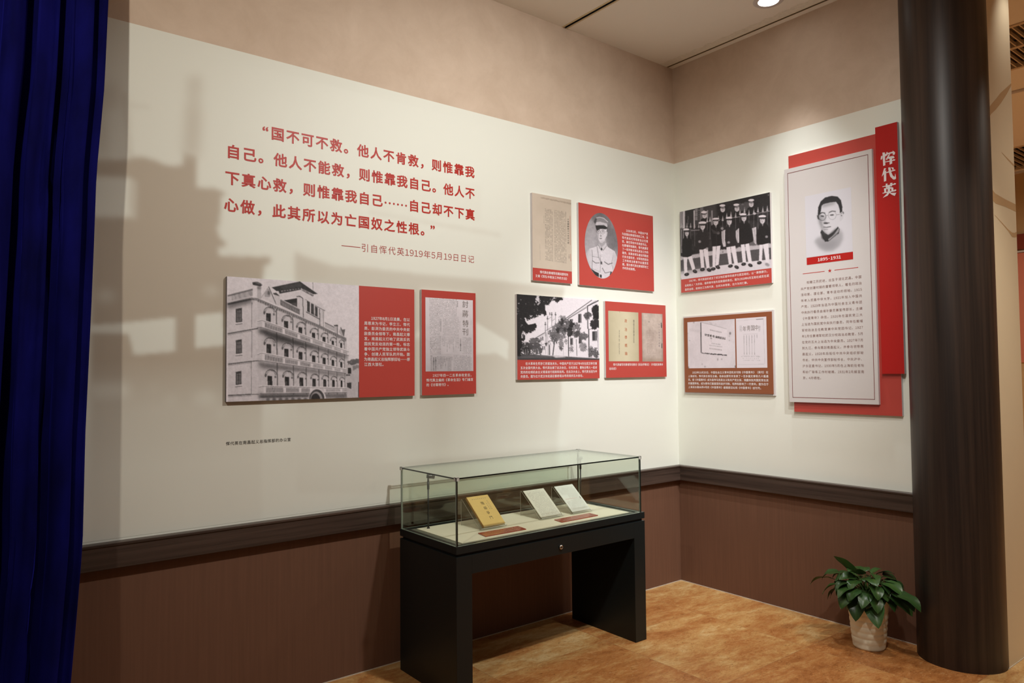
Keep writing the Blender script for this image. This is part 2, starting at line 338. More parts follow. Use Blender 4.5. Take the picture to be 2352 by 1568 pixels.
# torn plaster band beside the slot over the right wall
bm = bmesh.new(); n = 150; prev = None
for i in range(n + 1):
    y = -1.9 * i / n; xr = -0.070; xl = -0.140 + random.uniform(-.006, .006) + 0.005 * math.sin(i * .7)
    a = bm.verts.new((xl, y, CEIL - 0.0012)); b = bm.verts.new((xr, y, CEIL - 0.0022)); c = bm.verts.new((xl, y, CEIL)); d = bm.verts.new((xr, y, CEIL))
    if prev:
        bm.faces.new((prev[0], a, b, prev[1])); bm.faces.new((prev[2], prev[0], a, c)) if False else None
        bm.faces.new((prev[0], prev[2], c, a)); bm.faces.new((prev[1], b, d, prev[3]))
    prev = (a, b, c, d)
struct('trim_3', bm, 'plaster')
def rail_profile(t):   # (distance from wall, z)
    return [(0.0, 0.742), (0.038, 0.742), (0.041, 0.745), (0.041, 0.836), (0.046, 0.840), (0.046, 0.848), (0.043, 0.8505), (0.0, 0.8505)]
def rail(name, wall, L, mat):
    bm = bmesh.new(); pr = rail_profile(0); A = []; B = []
    for d, z in pr:
        if wall == 'L': A.append(bm.verts.new((-L, -d, z))); B.append(bm.verts.new((-d, -d, z)))
        else: A.append(bm.verts.new((-d, -L, z))); B.append(bm.verts.new((-d, -d, z)))
    for i in range(len(pr) - 1): bm.faces.new((A[i], A[i + 1], B[i + 1], B[i]))
    bm.faces.new(A); bm.faces.new(B)
    struct(name, bm, mat)
rail('trim_4', 'L', 5.5, 'rail'); rail('trim_5', 'R', 1.70, 'rail_y')
struct('baseboard_left', newbox(WXL, 0, -0.004, 0, 0, 0.004), 'caulk'); struct('baseboard_right', newbox(-0.004, 0, -1.7, 0, 0, 0.004), 'caulk')
bm = bmesh.new(); lathe(bm, [(0.21, 0.0), (0.21, CEIL + .02)], 96, -0.01, -1.885, close=False)
struct('pillar', bm, 'pillar', True)
# pier beyond the pillar
struct('wall_pier', newbox(0.0, 0.372, -2.09, -1.93, 0, CEIL), 'pier')
def ribbon(bm, pts, y):
    prev = None
    for x, z0, z1 in pts:
        a = bm.verts.new((x, y, z0)); b = bm.verts.new((x, y, z1))
        if prev: bm.faces.new((prev[0], a, b, prev[1]))
        prev = (a, b)
struct('baseboard_pier', newbox(0, 0.372, -2.094, -2.09, 0, 0.004), 'caulk')
t = thing('wall_graphic', (0.2, -2.09, 2.2), 'brown brush stroke graphic printed on the pale pier right of the pillar', 'wall graphic')
for st in ([(0.02, 2.880, 2.930), (0.05, 2.906, 2.955), (0.12, 2.945, 3.000), (0.20, 2.998, 3.055), (0.30, 3.075, 3.110), (0.372, 3.138, 3.150)], [(0.183, 2.722, 2.724), (0.27, 2.698, 2.707), (0.372, 2.674, 2.686)],
           [(0.02, 2.440, 2.500), (0.07, 2.427, 2.481), (0.21, 2.428, 2.470), (0.372, 2.422, 2.463)], [(0.05, 2.362, 2.364), (0.15, 2.330, 2.336), (0.24, 2.299, 2.309), (0.30, 2.272, 2.297), (0.34, 2.274, 2.299), (0.372, 2.280, 2.310)]):
    bm = bmesh.new(); ribbon(bm, st, -2.0905); o = put(obj('brush_stroke', bm, 'pier_streak'), t.location); o.parent = t
# hall far behind
struct('wall_back', newbox(5.6, 5.75, WY, 0.15, 0, CEIL + .2), 'hall')
struct('wall_hall', newbox(0.15, 5.6, 0.0, 0.15, 0, CEIL + .2), 'hall')
struct('trim_6', newbox(5.54, 5.6, -3.2, 0.0, CEIL - 0.02, CEIL + 0.03), 'panel_white')
struct('trim_7', newbox(5.57, 5.6, -3.2, 0.0, 2.92, 3.10), 'hall_red')
struct('trim_8', newbox(5.57, 5.6, -3.2, 0.0, 2.885, 2.905), 'panel_white')
t = obj('poster', newbox(5.585, 5.598, -3.0, -0.1, 1.6, 2.88), 'poster'); tag(t, 'pink poster on the far hall wall under a dark red band', 'poster')
bm = bmesh.new(); pts = [(2.62 + 0.9 * (1 - math.cos(a)), -1.35 - 1.2 * math.sin(a), CEIL - 0.005) for a in np.linspace(-0.6, 1.2, 24)]
tube(bm, pts, 0.018, 8); struct('trim_9', bm, 'panel_white', True)
def grille(x0, x1, mid, label, ndiv):
    t = thing('ceiling_grille', (x0, -1.7, CEIL), label, 'ceiling grille', 'open grilles in the hall ceiling')
    bm = bmesh.new()
    for a, b, c, d in ((x0, x0 + .03, -3.2, -.2), (x1 - .03, x1, -3.2, -.2), (x0, x1, -3.2, -3.17), (x0, x1, -.23, -.2)): box(bm, a, b, c, d, CEIL - .008, CEIL + .03)
    if mid: box(bm, mid - .02, mid + .02, -3.2, -.2, CEIL - .008, CEIL + .03)
    put(obj('frame', bm, 'grille', t), (x0, -1.7, CEIL))
    bm = bmesh.new()
    for i in range(1, ndiv): y = -3.2 + 3.0 * i / ndiv; box(bm, x0 + .03, x1 - .03, y - .004, y + .004, CEIL - .004, CEIL + .02)
    put(obj('slats', bm, 'grille', t), (x0, -1.7, CEIL))
    bm = bmesh.new(); xs = [x0 + .2, (mid or x0) + .22] if mid else [x0 + .15 * k for k in range(1, 7)]
    for x in xs: box(bm, x, x + .05, -3.2, -.2, CEIL + .12, CEIL + .14)
    put(obj('duct', bm, 'slot', t), (x0, -1.7, CEIL))
grille(1.25, 2.10, 1.66, 'nearer brown open ceiling grille above the pale pier, in two bays', 70)
grille(4.42, 5.45, None, 'farther dark open ceiling grille beside the far hall wall', 48)

# ------------------------------------------------------------------ lamp in the ceiling
t = thing('downlight', (-0.336, -1.03, CEIL), 'round recessed ceiling downlight, glowing white above the room corner', 'downlight')
bm = bmesh.new(); lathe(bm, [(0.062, -0.004), (0.085, -0.006), (0.092, -0.001), (0.092, 0.0), (0.062, 0.0)], 48, close=False); obj('trim_ring', bm, 'panel_white', t, True)
bm = bmesh.new(); bmesh.ops.create_circle(bm, cap_ends=True, segments=40, radius=0.064, matrix=Matrix.Translation((0, 0, -0.003)))
em = bpy.data.materials.new('lit_diffuser'); em.use_nodes = True; nt = em.node_tree; nt.nodes.remove(nt.nodes['Principled BSDF'])
e = nt.nodes.new('ShaderNodeEmission'); e.inputs[0].default_value = (1, 0.97, 0.92, 1); e.inputs[1].default_value = 9; nt.links.new(e.outputs[0], nt.nodes['Material Output'].inputs[0])
obj('diffuser', bm, em, t)
spot('downlight_corner', (-0.336, -1.03, CEIL - 0.02), (-0.336, -1.03, 0), 78, 64, 1.0, NEUTRAL, 0.05)

# ------------------------------------------------------------------ blue curtain
bm = bmesh.new(); NX, NZ = 150, 40; grid = []
edge = [(0.0, -3.99, .51), (0.464, -3.952, .466), (0.682, -3.935, .448), (0.939, -3.916, .427), (1.333, -3.908, .394), (1.824, -3.888, .353), (2.078, -3.879, .332), (2.339, -3.871, .311), (2.517, -3.857, .296), (2.70, -3.843, .281), (3.07, -3.828, .25), (3.83, -3.81, .20)]
for j in range(NZ + 1):
    z = 0.02 + (CEIL - 0.03) * j / NZ
    xe = float(np.interp(z, [e_[0] for e_ in edge], [e_[1] for e_ in edge])); ye = -float(np.interp(z, [e_[0] for e_ in edge], [e_[2] for e_ in edge])); row = []
    for i in range(NX + 1):
        s = i / NX; x = xe - 1.25 * s; damp = min(1, s * 14)
        sw = 0.45 * math.sin(1.1 * z + s * 9) * damp
        ph = s * 2 * math.pi * 11.5 + sw
        a = 0.050 * (0.65 + 0.35 * math.sin(s * 31 + 1.0)) * damp
        y = ye + a * math.sin(ph) + damp * (0.020 * math.sin(2.3 * ph + 0.8 * z) + 0.010 * math.sin(5 * ph + 2 * z) + 0.004 * math.sin(11 * z + 3 * ph))
        x += 0.020 * math.sin(2 * ph) * damp
        row.append(bm.verts.new((x, y, z)))
    grid.append(row)
for j in range(NZ):
    for i in range(NX): bm.faces.new((grid[j][i], grid[j][i + 1], grid[j + 1][i + 1], grid[j + 1][i]))
cur = obj('curtain', bm, 'velvet', None, True); tag(cur, 'dark blue velvet curtain hanging in folds at the left edge', 'curtain')
sm = cur.modifiers.new('cloth', 'SOLIDIFY'); sm.thickness = 0.004

# ------------------------------------------------------------------ lettering
class Type:
    """glyph outlines from the built-in typeface, cached as flat meshes"""
    def __init__(s):
        s.cd = bpy.data.curves.new('type', 'FONT'); s.cd.resolution_u = 3
        s.ob = bpy.data.objects.new('type', s.cd); COL.objects.link(s.ob); s.cache = {}
        a, _ = s.raw('国', 0); b, _ = s.raw('国国', 0)
        s.em = b[:, 0].max() - a[:, 0].max(); s.cy = (a[:, 1].max() + a[:, 1].min()) / 2
        s.left = (a[:, 0].max() + a[:, 0].min()) / 2 - s.em / 2
    def raw(s, ch, off):
        s.cd.body = ch; s.cd.offset = off; s.ob.update_tag()
        dg = bpy.context.evaluated_depsgraph_get(); dg.update()
        me = bpy.data.meshes.new_from_object(s.ob.evaluated_get(dg))
        n = len(me.vertices); v = np.zeros(n * 3); me.vertices.foreach_get('co', v); v = v.reshape(-1, 3)[:, :2].copy()
        f = [list(p.vertices) for p in me.polygons]; bpy.data.meshes.remove(me); return v, f
    def get(s, ch, off, fat=None):
        k = (ch, off, fat)
        if k not in s.cache:
            v, f = s.raw(ch, 0.0)
            mv = np.array([off, off]) + (np.array(fat) if fat else 0)
            if len(v) and np.any(mv):      # the weight of the face: outline moved along its normals
                edges = set()
                for p in f:
                    for i in range(len(p)): edges.add((p[i], p[(i + 1) % len(p)]))
                n1 = np.zeros_like(v); n2 = np.zeros_like(v)
                for (a, b) in edges:
                    if (b, a) in edges: continue
                    d = v[b] - v[a]; L = math.hypot(*d) + 1e-9; nn = np.array([d[1], -d[0]]) / L
                    n1[a] = nn; n2[b] = nn
                den = np.maximum(1 + (n1 * n2).sum(1, keepdims=True), 0.5)
                v = v + (n1 + n2) / den * mv
            s.cache[k] = (v, f)
        return s.cache[k]
    def close(s): bpy.data.objects.remove(s.ob); bpy.data.curves.remove(s.cd)
T = Type()
def is_wide(ch): return ord(ch) > 0x2000
class Ink:
    def __init__(s): s.v = []; s.f = []; s.n = 0
    def glyph(s, ch, u, v, size, off=0.0, fat=None, sx=1.0, rot=0.0):
        """one character centred in its cell at (u, v)"""
        if ch in ' 　': return
        num = ch.isdigit(); g, f = T.get(chr(ord(ch) + 0xFEE0) if num else ch, off, fat)
        if not len(g): return
        if is_wide(ch) and ch not in '“”—…': p = g - np.array([T.left + T.em / 2, T.cy])
        else: p = g - np.array([(g[:, 0].max() + g[:, 0].min()) / 2, T.cy])
        p = p * (size / T.em) * np.array([sx, 1.0])
        if rot: c, s_ = math.cos(rot), math.sin(rot); p = p @ np.array([[c, s_], [-s_, c]])
        s.add(p + np.array([u, v]), f)
    def add(s, p, f):
        s.v.append(np.asarray(p, float)); s.f += [[i + s.n for i in q] for q in f]; s.n += len(p)
    def line(s, text, u0, adv, v, size, off=0.0, half=0.56, **k):
        u = u0
        for ch in text:
            wd = adv * (1.0 if is_wide(ch) or ch == '　' else half)
            if ch == '—': s.rect(u, u + wd, v - size * .035, v + size * .035)
            elif ch == '…':
                for q in (1, 3, 5): s.disc(u + wd * q / 6, v - size * .06, size * .085)
            else: s.glyph(ch, u + wd / 2, v, size, off, **k)
            u += wd
        return u
    def rect(s, a, b, c, d): s.add([(a, c), (b, c), (b, d), (a, d)], [[0, 1, 2, 3]])
    def disc(s, u, v, r, n=10): s.add([(u + r * math.cos(2 * math.pi * i / n), v + r * math.sin(2 * math.pi * i / n)) for i in range(n)], [list(range(n))])
    def block(s, lines, u0, u1, v0, v1, off=0.006, fill=0.94, half=0.56, full=None, **k):
        """lines of body text: all but the last run from u0 to u1"""
        wt = lambda t: sum(1.0 if is_wide(c) or c == '　' else half for c in t)
        A = (u1 - u0) / wt(lines[full if full is not None else min(1, len(lines) - 1)])
        for i, t in enumerate(lines):
            v = v0 + (v1 - v0) * i / max(1, len(lines) - 1)
            a = A if (i == len(lines) - 1 and (full is None or full != i)) else (u1 - u0) / wt(t)
            s.line(t, u0, a, v, A * fill, off, half, **k)
    def build(s, name, mat, place, parent=None):
        p = np.concatenate(s.v); me = bpy.data.meshes.new(name)
        me.from_pydata([place(a, b) for a, b in p], [], s.f); me.update()
        return obj(name, me, mat, parent)
def on_left(d): return lambda u, v: (float(u), -d, float(v))      # u = x
def on_right(d): return lambda u, v: (-d, -float(u), float(v))    # u = -y

# ------------------------------------------------------------------ printed pictures
def homog(src, dst):
    A = []; b = []
    for (x, y), (X, Y) in zip(src, dst):
        A.append([x, y, 1, 0, 0, 0, -X * x, -X * y]); b.append(X); A.append([0, 0, 0, x, y, 1, -Y * x, -Y * y]); b.append(Y)
    h = np.linalg.solve(np.array(A, float), np.array(b, float)); return np.append(h, 1).reshape(3, 3)
def happ(H, p):
    p = np.asarray(p, float).reshape(-1, 2); q = np.c_[p, np.ones(len(p))] @ H.T; return q[:, :2] / q[:, 2:]
def blur(a, r):
    if r <= 0: return a
    n = max(1, int(math.ceil(2.5 * r))); k = np.exp(-0.5 * (np.arange(-n, n + 1) / max(r, .5)) ** 2); k /= k.sum()
    for ax in (0, 1):
        pad = [(0, 0)] * a.ndim; pad[ax] = (n, n); b = np.pad(a, pad, mode='edge'); L = a.shape[ax]; c = np.zeros_like(a)
        for i, w_ in enumerate(k): c = c + w_ * (b[i:i + L] if ax == 0 else b[:, i:i + L])
        a = c
    return a
def vnoise(h, w, cell, seed):
    g = np.random.default_rng(seed).random((int(h / cell) + 3, int(w / cell) + 3))
    y = np.arange(h) / cell; x = np.arange(w) / cell; iy = y.astype(int); ix = x.astype(int); fy = (y - iy)[:, None]; fx = (x - ix)[None]
    fy = fy * fy * (3 - 2 * fy); fx = fx * fx * (3 - 2 * fx)
    a = g[iy][:, ix]; b = g[iy][:, ix + 1]; c = g[iy + 1][:, ix]; d = g[iy + 1][:, ix + 1]
    return (a * (1 - fx) + b * fx) * (1 - fy) + (c * (1 - fx) + d * fx) * fy
def fnoise(h, w, cell, seed, octv=4):
    s = 0; a = 1; t = 0
    for i in range(octv):
        if cell < 1: break
        s = s + a * vnoise(h, w, cell, seed + i); t += a; a *= .6; cell /= 2
    return s / t
class Sheet:
    """a printed picture drawn cell by cell: grey or colour values on a fine grid"""
    def __init__(s, region, H, nu, nv, base, crop=None):
        s.u0, s.u1, s.v0, s.v1 = region; s.H = H; s.nu, s.nv = nu, nv; s.crop = crop
        s.a = np.zeros((nv, nu, 3)) + np.asarray(base, float)
    def to(s, pts):
        p = np.asarray(pts, float).reshape(-1, 2)
        if s.crop: p = p / s.crop[2] + np.array(s.crop[:2])
        q = happ(s.H, p)
        return np.c_[(q[:, 0] - s.u0) / (s.u1 - s.u0) * s.nu - .5, (s.v1 - q[:, 1]) / (s.v1 - s.v0) * s.nv - .5]
    def mask(s, P):
        x0 = max(0, int(P[:, 0].min()) - 1); x1 = min(s.nu, int(P[:, 0].max()) + 3); y0 = max(0, int(P[:, 1].min()) - 1); y1 = min(s.nv, int(P[:, 1].max()) + 3)
        if x1 <= x0 or y1 <= y0: return None
        cov = np.zeros((y1 - y0, x1 - x0))
        for sy in (-.25, .25):
            for sx in (-.25, .25):
                X, Y = np.meshgrid(np.arange(x0, x1) + sx, np.arange(y0, y1) + sy); ins = np.zeros(X.shape, bool); n = len(P)
                for i in range(n):
                    xa, ya = P[i]; xb, yb = P[(i + 1) % n]
                    if ya == yb: continue
                    c = ((ya > Y) != (yb > Y)) & (X < (xb - xa) * (Y - ya) / (yb - ya) + xa); ins ^= c
                cov += ins * .25
        return x0, x1, y0, y1, cov
    def lay(s, cov, c, a):
        c = np.asarray(c, float); c = np.array([c] * 3) if c.ndim == 0 else c
        s.a += (c - s.a) * (cov * a)[..., None]
    def poly(s, pts, c, a=1.0, soft=0, rough=0.0, seed=1):
        P = s.to(pts)
        if soft or rough:
            full = np.zeros((s.nv, s.nu)); m = s.mask(P)
            if m is None: return
            full[m[2]:m[3], m[0]:m[1]] = m[4]
            if rough:
                full = blur(full, rough); nz = fnoise(s.nv, s.nu, max(3, rough * 2.5), seed, 3)
                full = np.clip((full + (nz - .5) * 1.5 - .5) * 4 + .5, 0, 1) * np.clip(full * 5 - .4, 0, 1)
            if soft: full = blur(full, soft)
            s.lay(full, c, a); return
        m = s.mask(P)
        if m is None: return
        x0, x1, y0, y1, cov = m; c = np.asarray(c, float); c = np.array([c] * 3) if c.ndim == 0 else c
        s.a[y0:y1, x0:x1] += (c - s.a[y0:y1, x0:x1]) * (cov * a)[..., None]
    def line(s, pts, wd, c, a=1.0):
        pts = [np.array(p, float) for p in pts]
        for p, q in zip(pts[:-1], pts[1:]):
            d = q - p; L = np.hypot(*d)
            if L < 1e-6: continue
            n = np.array([-d[1], d[0]]) / L * wd / 2; s.poly([p - n, q - n, q + n, p + n], c, a)
    def ell(s, cx, cy, rx, ry, c, a=1.0, rot=0.0, soft=0, t0=0, t1=2 * math.pi):
        t = np.linspace(t0, t1, 28, endpoint=False); x = rx * np.cos(t); y = ry * np.sin(t)
        s.poly(np.c_[cx + x * math.cos(rot) - y * math.sin(rot), cy + x * math.sin(rot) + y * math.cos(rot)], c, a, soft)
    def arc(s, cx, cy, rx, ry, t0, t1, wd, c, a=1.0):
        t = np.linspace(t0, t1, 9 if t1 - t0 < 4 else 26); s.line(np.c_[cx + rx * np.cos(t), cy + ry * np.sin(t)], wd, c, a)
    def leafy(s, cx, cy, rx, ry, c, a=1.0, dens=.55, cell=3.0, seed=1, rag=.5):
        """a loose mass of leaves: fine speckle, thinning towards its rim"""
        P = s.to([(cx + rx * math.cos(t), cy + ry * math.sin(t)) for t in np.linspace(0, 6.28, 24, endpoint=False)]); m = s.mask(P)
        if m is None: return
        full = np.zeros((s.nv, s.nu)); full[m[2]:m[3], m[0]:m[1]] = m[4]; full = blur(full, 3)
        nz = .62 * fnoise(s.nv, s.nu, cell, seed, 2) + .38 * fnoise(s.nv, s.nu, cell * 4, seed + 50, 2)
        s.lay(np.clip((nz - (1 - dens) + (full - 1) * rag) * 9 + .5, 0, 1) * np.clip(full * 4, 0, 1), c, a)
    def grain(s, amt, cell, seed): s.a += (fnoise(s.nv, s.nu, cell, seed)[..., None] - .5) * 2 * amt
    def build(s, name, place, parent=None, tone=(1.0, 0.968, 0.998), oval=False, gain=1.16):
        a = np.clip(s.a, 8, 250) * np.array(tone); lin = np.minimum(s2l(np.clip(a, 0, 255)) * gain, 0.85)
        us = s.u0 + (np.arange(s.nu + 1)) / s.nu * (s.u1 - s.u0); vs = s.v1 - (np.arange(s.nv + 1)) / s.nv * (s.v1 - s.v0)
        idx = np.arange((s.nu + 1) * (s.nv + 1)).reshape(s.nv + 1, s.nu + 1)
        F = np.stack([idx[:-1, :-1], idx[1:, :-1], idx[1:, 1:], idx[:-1, 1:]], -1).reshape(-1, 4)
        # values at the corners of the cells
        pad = np.pad(lin, ((1, 1), (1, 1), (0, 0)), mode='edge'); C = (pad[:-1, :-1] + pad[1:, :-1] + pad[:-1, 1:] + pad[1:, 1:]) / 4
        C = C.reshape(-1, 3)
        U, V = np.meshgrid(us, vs)
        if oval:      # cut to an oval: outer corners slide onto the outline
            cu, cv = (us[0] + us[-1]) / 2, (vs[0] + vs[-1]) / 2; a_, b_ = abs(us[-1] - us[0]) / 2, abs(vs[-1] - vs[0]) / 2
            R = np.hypot((U - cu) / a_, (V - cv) / b_); ins = (R < 1).ravel(); F = F[ins[F].any(1)]
            k_ = np.where(R > 1, 1 / np.maximum(R, 1e-6), 1); U = cu + (U - cu) * k_; V = cv + (V - cv) * k_
        used = np.zeros(len(C), bool); used[F.ravel()] = True; rm = np.cumsum(used) - 1
        pts = [place(a_, b_) for a_, b_ in zip(U.ravel()[used], V.ravel()[used])]
        me = bpy.data.meshes.new(name); me.from_pydata(pts, [], rm[F].tolist()); me.update()
        at = me.attributes.new('ink', 'FLOAT_COLOR', 'POINT'); at.data.foreach_set('color', np.c_[C[used], np.ones(used.sum())].ravel())
        return obj(name, me, 'print', parent)

def wall_panel(name, label, cat, wall, u0, u1, v0, v1, px, front='red', th=0.020, layers=None):
    """foam board on the wall: th = thickness; returns an object with drawing helpers"""
    class P: pass
    P = P(); P.wall, P.u0, P.u1, P.v0, P.v1 = wall, u0, u1, v0, v1; P.th = th
    um = (u0 + u1) / 2
    P.loc = (um, -0.001, v0) if wall == 'L' else (-0.001, -um, v0)
    P.root = thing(name, P.loc, label, cat, 'wall panels with pictures and captions')
    P.H = homog(px, [(u0, v1), (u0, v0), (u1, v1), (u1, v0)])      # TL BL TR BR
    def slab(pname, a, b, c, d, t0, t1, mats):
        bm = newbox(a, b, -t1, -t0, c, d) if wall == 'L' else newbox(-t1, -t0, -b, -a, c, d)
        for f in bm.faces:
            f.normal_update(); nrm = f.normal; ax = -nrm.y if wall == 'L' else -nrm.x
            ctr = f.calc_center_median(); dep = -ctr.y if wall == 'L' else -ctr.x
            f.material_index = 0 if abs(dep - t1) < 1e-6 else 1
        return put(obj(pname, bm, mats, P.root), P.loc)
    P.slab = slab
    place = on_left if wall == 'L' else on_right
    P.place = lambda e: (lambda f: (lambda u, v: tuple(np.array(f(u, v)) - np.array(P.loc))))(place(P.th + e))
    def at(*pts, crop=None):
        p = np.asarray(pts, float)
        if crop: p = p / crop[2] + np.array(crop[:2])
        return happ(P.H, p)
    P.at = at
    def region(quad, crop):   # TL TR BL BR
        q = at(*quad, crop=crop); r = [(q[0, 0] + q[2, 0]) / 2, (q[1, 0] + q[3, 0]) / 2, (q[2, 1] + q[3, 1]) / 2, (q[0, 1] + q[1, 1]) / 2]
        return tuple(e if abs(e - v) < .007 else v for v, e in zip(r, (u0, u1, v0, v1)))
    P.region = region
    def sheet(quad, crop, nu, nv, base): return Sheet(region(quad, crop), P.H, nu, nv, base, crop)
    P.sheet = sheet
    def caption(lines, crop, left, right, first, last, mat='ink_white', name='caption_text', off=0.007, full=None, fill=0.94, e=0.0008, half=0.56):
        """left/right: ends of a full line; first/last: points on the first and last line"""
        q = at(left, right, first, last, crop=crop); k = Ink()
        k.block(lines, q[0, 0], q[1, 0], q[2, 1], q[3, 1], off=off, full=full, fill=fill, half=half)
        return k.build(name, mat, P.place(e), P.root)
    P.caption = caption
    def patch(pname, quad, crop, mat, e=0.0004):
        r = region(quad, crop); k = Ink(); k.rect(*r); return k.build(pname, mat, P.place(e), P.root)
    P.patch = patch
    return P
def marks(s, x0, x1, y0, y1, ncol, nrow, c, a, fill=0.8, wd=0.55, ht=0.6, seed=1, skip=None):
    """unreadable columns of small type"""
    r = np.random.default_rng(seed)
    for i in range(ncol):
        for j in range(nrow):
            if r.random() > fill or (skip and skip(i, j)): continue
            cx = x0 + (x1 - x0) * (i + .5) / ncol; cy = y0 + (y1 - y0) * (j + .5) / nrow; hw = (x1 - x0) / ncol * wd / 2 * r.uniform(.7, 1.1); hh = (y1 - y0) / nrow * ht / 2 * r.uniform(.6, 1.1)
            s.poly([(cx - hw, cy - hh), (cx + hw, cy - hh), (cx + hw, cy + hh), (cx - hw, cy + hh)], c, a * r.uniform(.5, 1.0))
# ---------- faded office mural on the left wall
CRA = (180, 0, 2.24); CRB = (180, 600, 2.24); CRC = (560, 560, 2.45)
HM = homog([(200, 100), (1300, 300), (1300, 1150), (200, 1200)], [(-3.867, 2.970), (-1.102, 3.143), (-1.140, 0.715), (-3.842, 0.941)])
m = Sheet((-4.05, -1.00, 0.86, 3.05), HM, 305, 219, 0.0, CRA)
m.poly([(60, 818), (215, 818), (275, 808), (330, 808), (390, 822), (440, 846), (490, 856), (535, 846), (545, 780), (610, 800), (605, 965), (700, 968), (766, 996), (735, 1010), (728, 1140), (712, 1180), (728, 1225), (762, 1245), (752, 1268), (722, 1274), (718, 1315), (995, 1322), (985, 1355), (955, 1370), (946, 1500), (946, 2900), (60, 2900)], 1.0, 1.0, soft=1)
m.poly([(560, 400), (638, 380), (612, 800), (545, 790)], 0.42, soft=2); m.poly([(572, 560), (630, 560), (608, 800), (548, 800)], 0.62, 0.8, soft=3)
m.poly([(225, 480), (250, 480), (276, 812), (248, 812)], 0.45, soft=1); m.poly([(245, 525), (360, 545), (358, 558), (255, 548)], 0.28, soft=1)
m.poly([(60, 420), (215, 430), (200, 560), (150, 570), (160, 800), (60, 800)], 0.5, soft=3); m.poly([(168, 575), (220, 575), (245, 812), (168, 812)], 0.08, soft=1)
m.poly([(60, 905), (275, 915), (275, 1118), (60, 1116)], 0.10, soft=1); m.poly([(275, 930), (297, 925), (295, 1125), (275, 1125)], 0.45, soft=1)
m.crop = CRB
m.poly([(40, 330), (218, 318), (500, 288), (500, 463), (285, 482), (258, 372), (40, 368)], 0.06, soft=0.6); m.poly([(600, 278), (742, 262), (756, 432), (598, 447)], 0.05, soft=0.6)
m.poly([(40, 632), (255, 628), (258, 700), (40, 712)], 0.35, soft=2)
for cx, cy, rx, ry, a in ((140, 178, 45, 28, .75), (685, 152, 36, 16, .8), (655, 705, 62, 34, .6), (478, 715, 20, 30, .5), (385, 655, 12, 14, .6), (395, 762, 20, 10, .4), (730, 780, 30, 22, .5), (592, 218, 6, 6, .9), (660, 236, 9, 9, .6), (287, 535, 8, 10, .6), (308, 178, 6, 5, .6), (105, -100, 10, 8, .5)):
    m.ell(cx, cy, rx, ry, 0.15, a, soft=2)
# the print fades towards the floor
yy = m.v1 - (np.arange(m.nv) + .5) / m.nv * (m.v1 - m.v0)
fade = np.interp(yy, [0.86, 1.15, 1.40, 1.62, 3.05], [0.10, 0.16, 0.45, 1.0, 1.0])[:, None, None]
m.a *= fade
k = Sheet((-4.05, -1.00, 0.86, 3.05), HM, 305, 219, 0.0, CRC)
k.poly([(285, 40), (330, 70), (490, 120), (700, 135), (960, 165), (1400, 205), (1805, 250), (1800, 275), (1785, 400), (1785, 900), (1765, 1000), (1755, 1100), (1758, 1260), (1000, 1400), (300, 1400)], 0.50, soft=1)
k.poly([(290, 55), (500, 130), (450, 190), (300, 190)], 0.62, .6, soft=2)
k.poly([(1300, 438), (1490, 550), (1485, 652), (1420, 615), (1300, 622)], 0.02, soft=0.6); k.poly([(940, 540), (1000, 470), (1000, 520)], 0.05, soft=1)
for x0, x1, c in ((1060, 1160, .60), (1370, 1400, .52), (1500, 1540, .52), (1700, 1770, .55), (240, 300, .45), (450, 510, .45)): k.poly([(x0, 780), (x1, 780), (x1, 1260), (x0, 1260)], c, .8, soft=2)
k.poly([(1160, 900), (1480, 860), (1480, 1100), (1160, 1120)], 0.42, .7, soft=3); k.poly([(1420, 1030), (1680, 1000), (1680, 1050), (1420, 1080)], 0.5, .6, soft=2)
k.poly([(0, 900), (1000, 930), (1000, 1400), (0, 1400)], 0.16, .8, soft=8)
yk = np.interp(yy, [0.86, 1.05, 1.30, 1.60, 3.05], [0.25, 0.45, 0.60, 1.0, 1.0])[:, None, None]
m.a = np.maximum(m.a, k.a * yk)
m.crop = (480, 260, 3.4588)
m.poly([(1275, 480), (1310, 470), (2165, 560), (2160, 860), (1270, 780)], 0.07, .9, soft=1); m.poly([(1265, 768), (2315, 952), (2315, 982), (1265, 802)], 0.22, soft=1)
m.a += (fnoise(m.nv, m.nu, 60, 5)[..., None] - .5) * .08
al = np.clip(m.a[..., :1], 0, 1)
CRM = np.array(CREAM); BR = np.array([0.50, 0.43, 0.345])
lin = CRM * (1 - al) + BR * al
m.a = np.where(lin <= 0.0031308, lin * 12.92, 1.055 * np.maximum(lin, 1e-6) ** (1 / 2.4) - .055) * 255
mur = m.build('wall_mural', on_left(0.0008), tone=(1, 1, 1), gain=1.0)
tag(mur, 'faded brown printed mural of an office interior on the cream left wall', 'mural')

# ---------- quotation lettering
q = thing('quote_lettering', (-2.57, -0.001, 2.28), 'large red quotation lettering in four lines on the left wall', 'wall lettering')
def qline(text, u0, u1, v, size, off, mat, root, half=0.56):
    """a line of single stuck-on characters"""
    ln = bpy.data.objects.new('text_line', None); COL.objects.link(ln); ln.parent = root; ln.empty_display_size = .05
    wt = sum(1.0 if is_wide(c) else half for c in text); adv = (u1 - u0) / wt; u = u0
    for ch in text:
        wd = adv * (1.0 if is_wide(ch) else half); k = Ink()
        if ch == '—': k.rect(u, u + wd, v - size * .035, v + size * .035)
        elif ch == '…':
            for q in (1, 3, 5): k.disc(u + wd * q / 6, v - size * .06, size * .085)
        elif ch == '“': k.glyph(ch, u + wd * .70, v, size * 1.05, off)
        elif ch == '”': k.glyph(ch, u + wd * .10, v + size * .12, size * 1.05, off)
        else: k.glyph(ch, u + wd / 2, v, size, off)
        u += wd
        put(k.build('character', mat, on_left(0.0018), ln), root.location)
QS = 0.0690; QO = 0.026
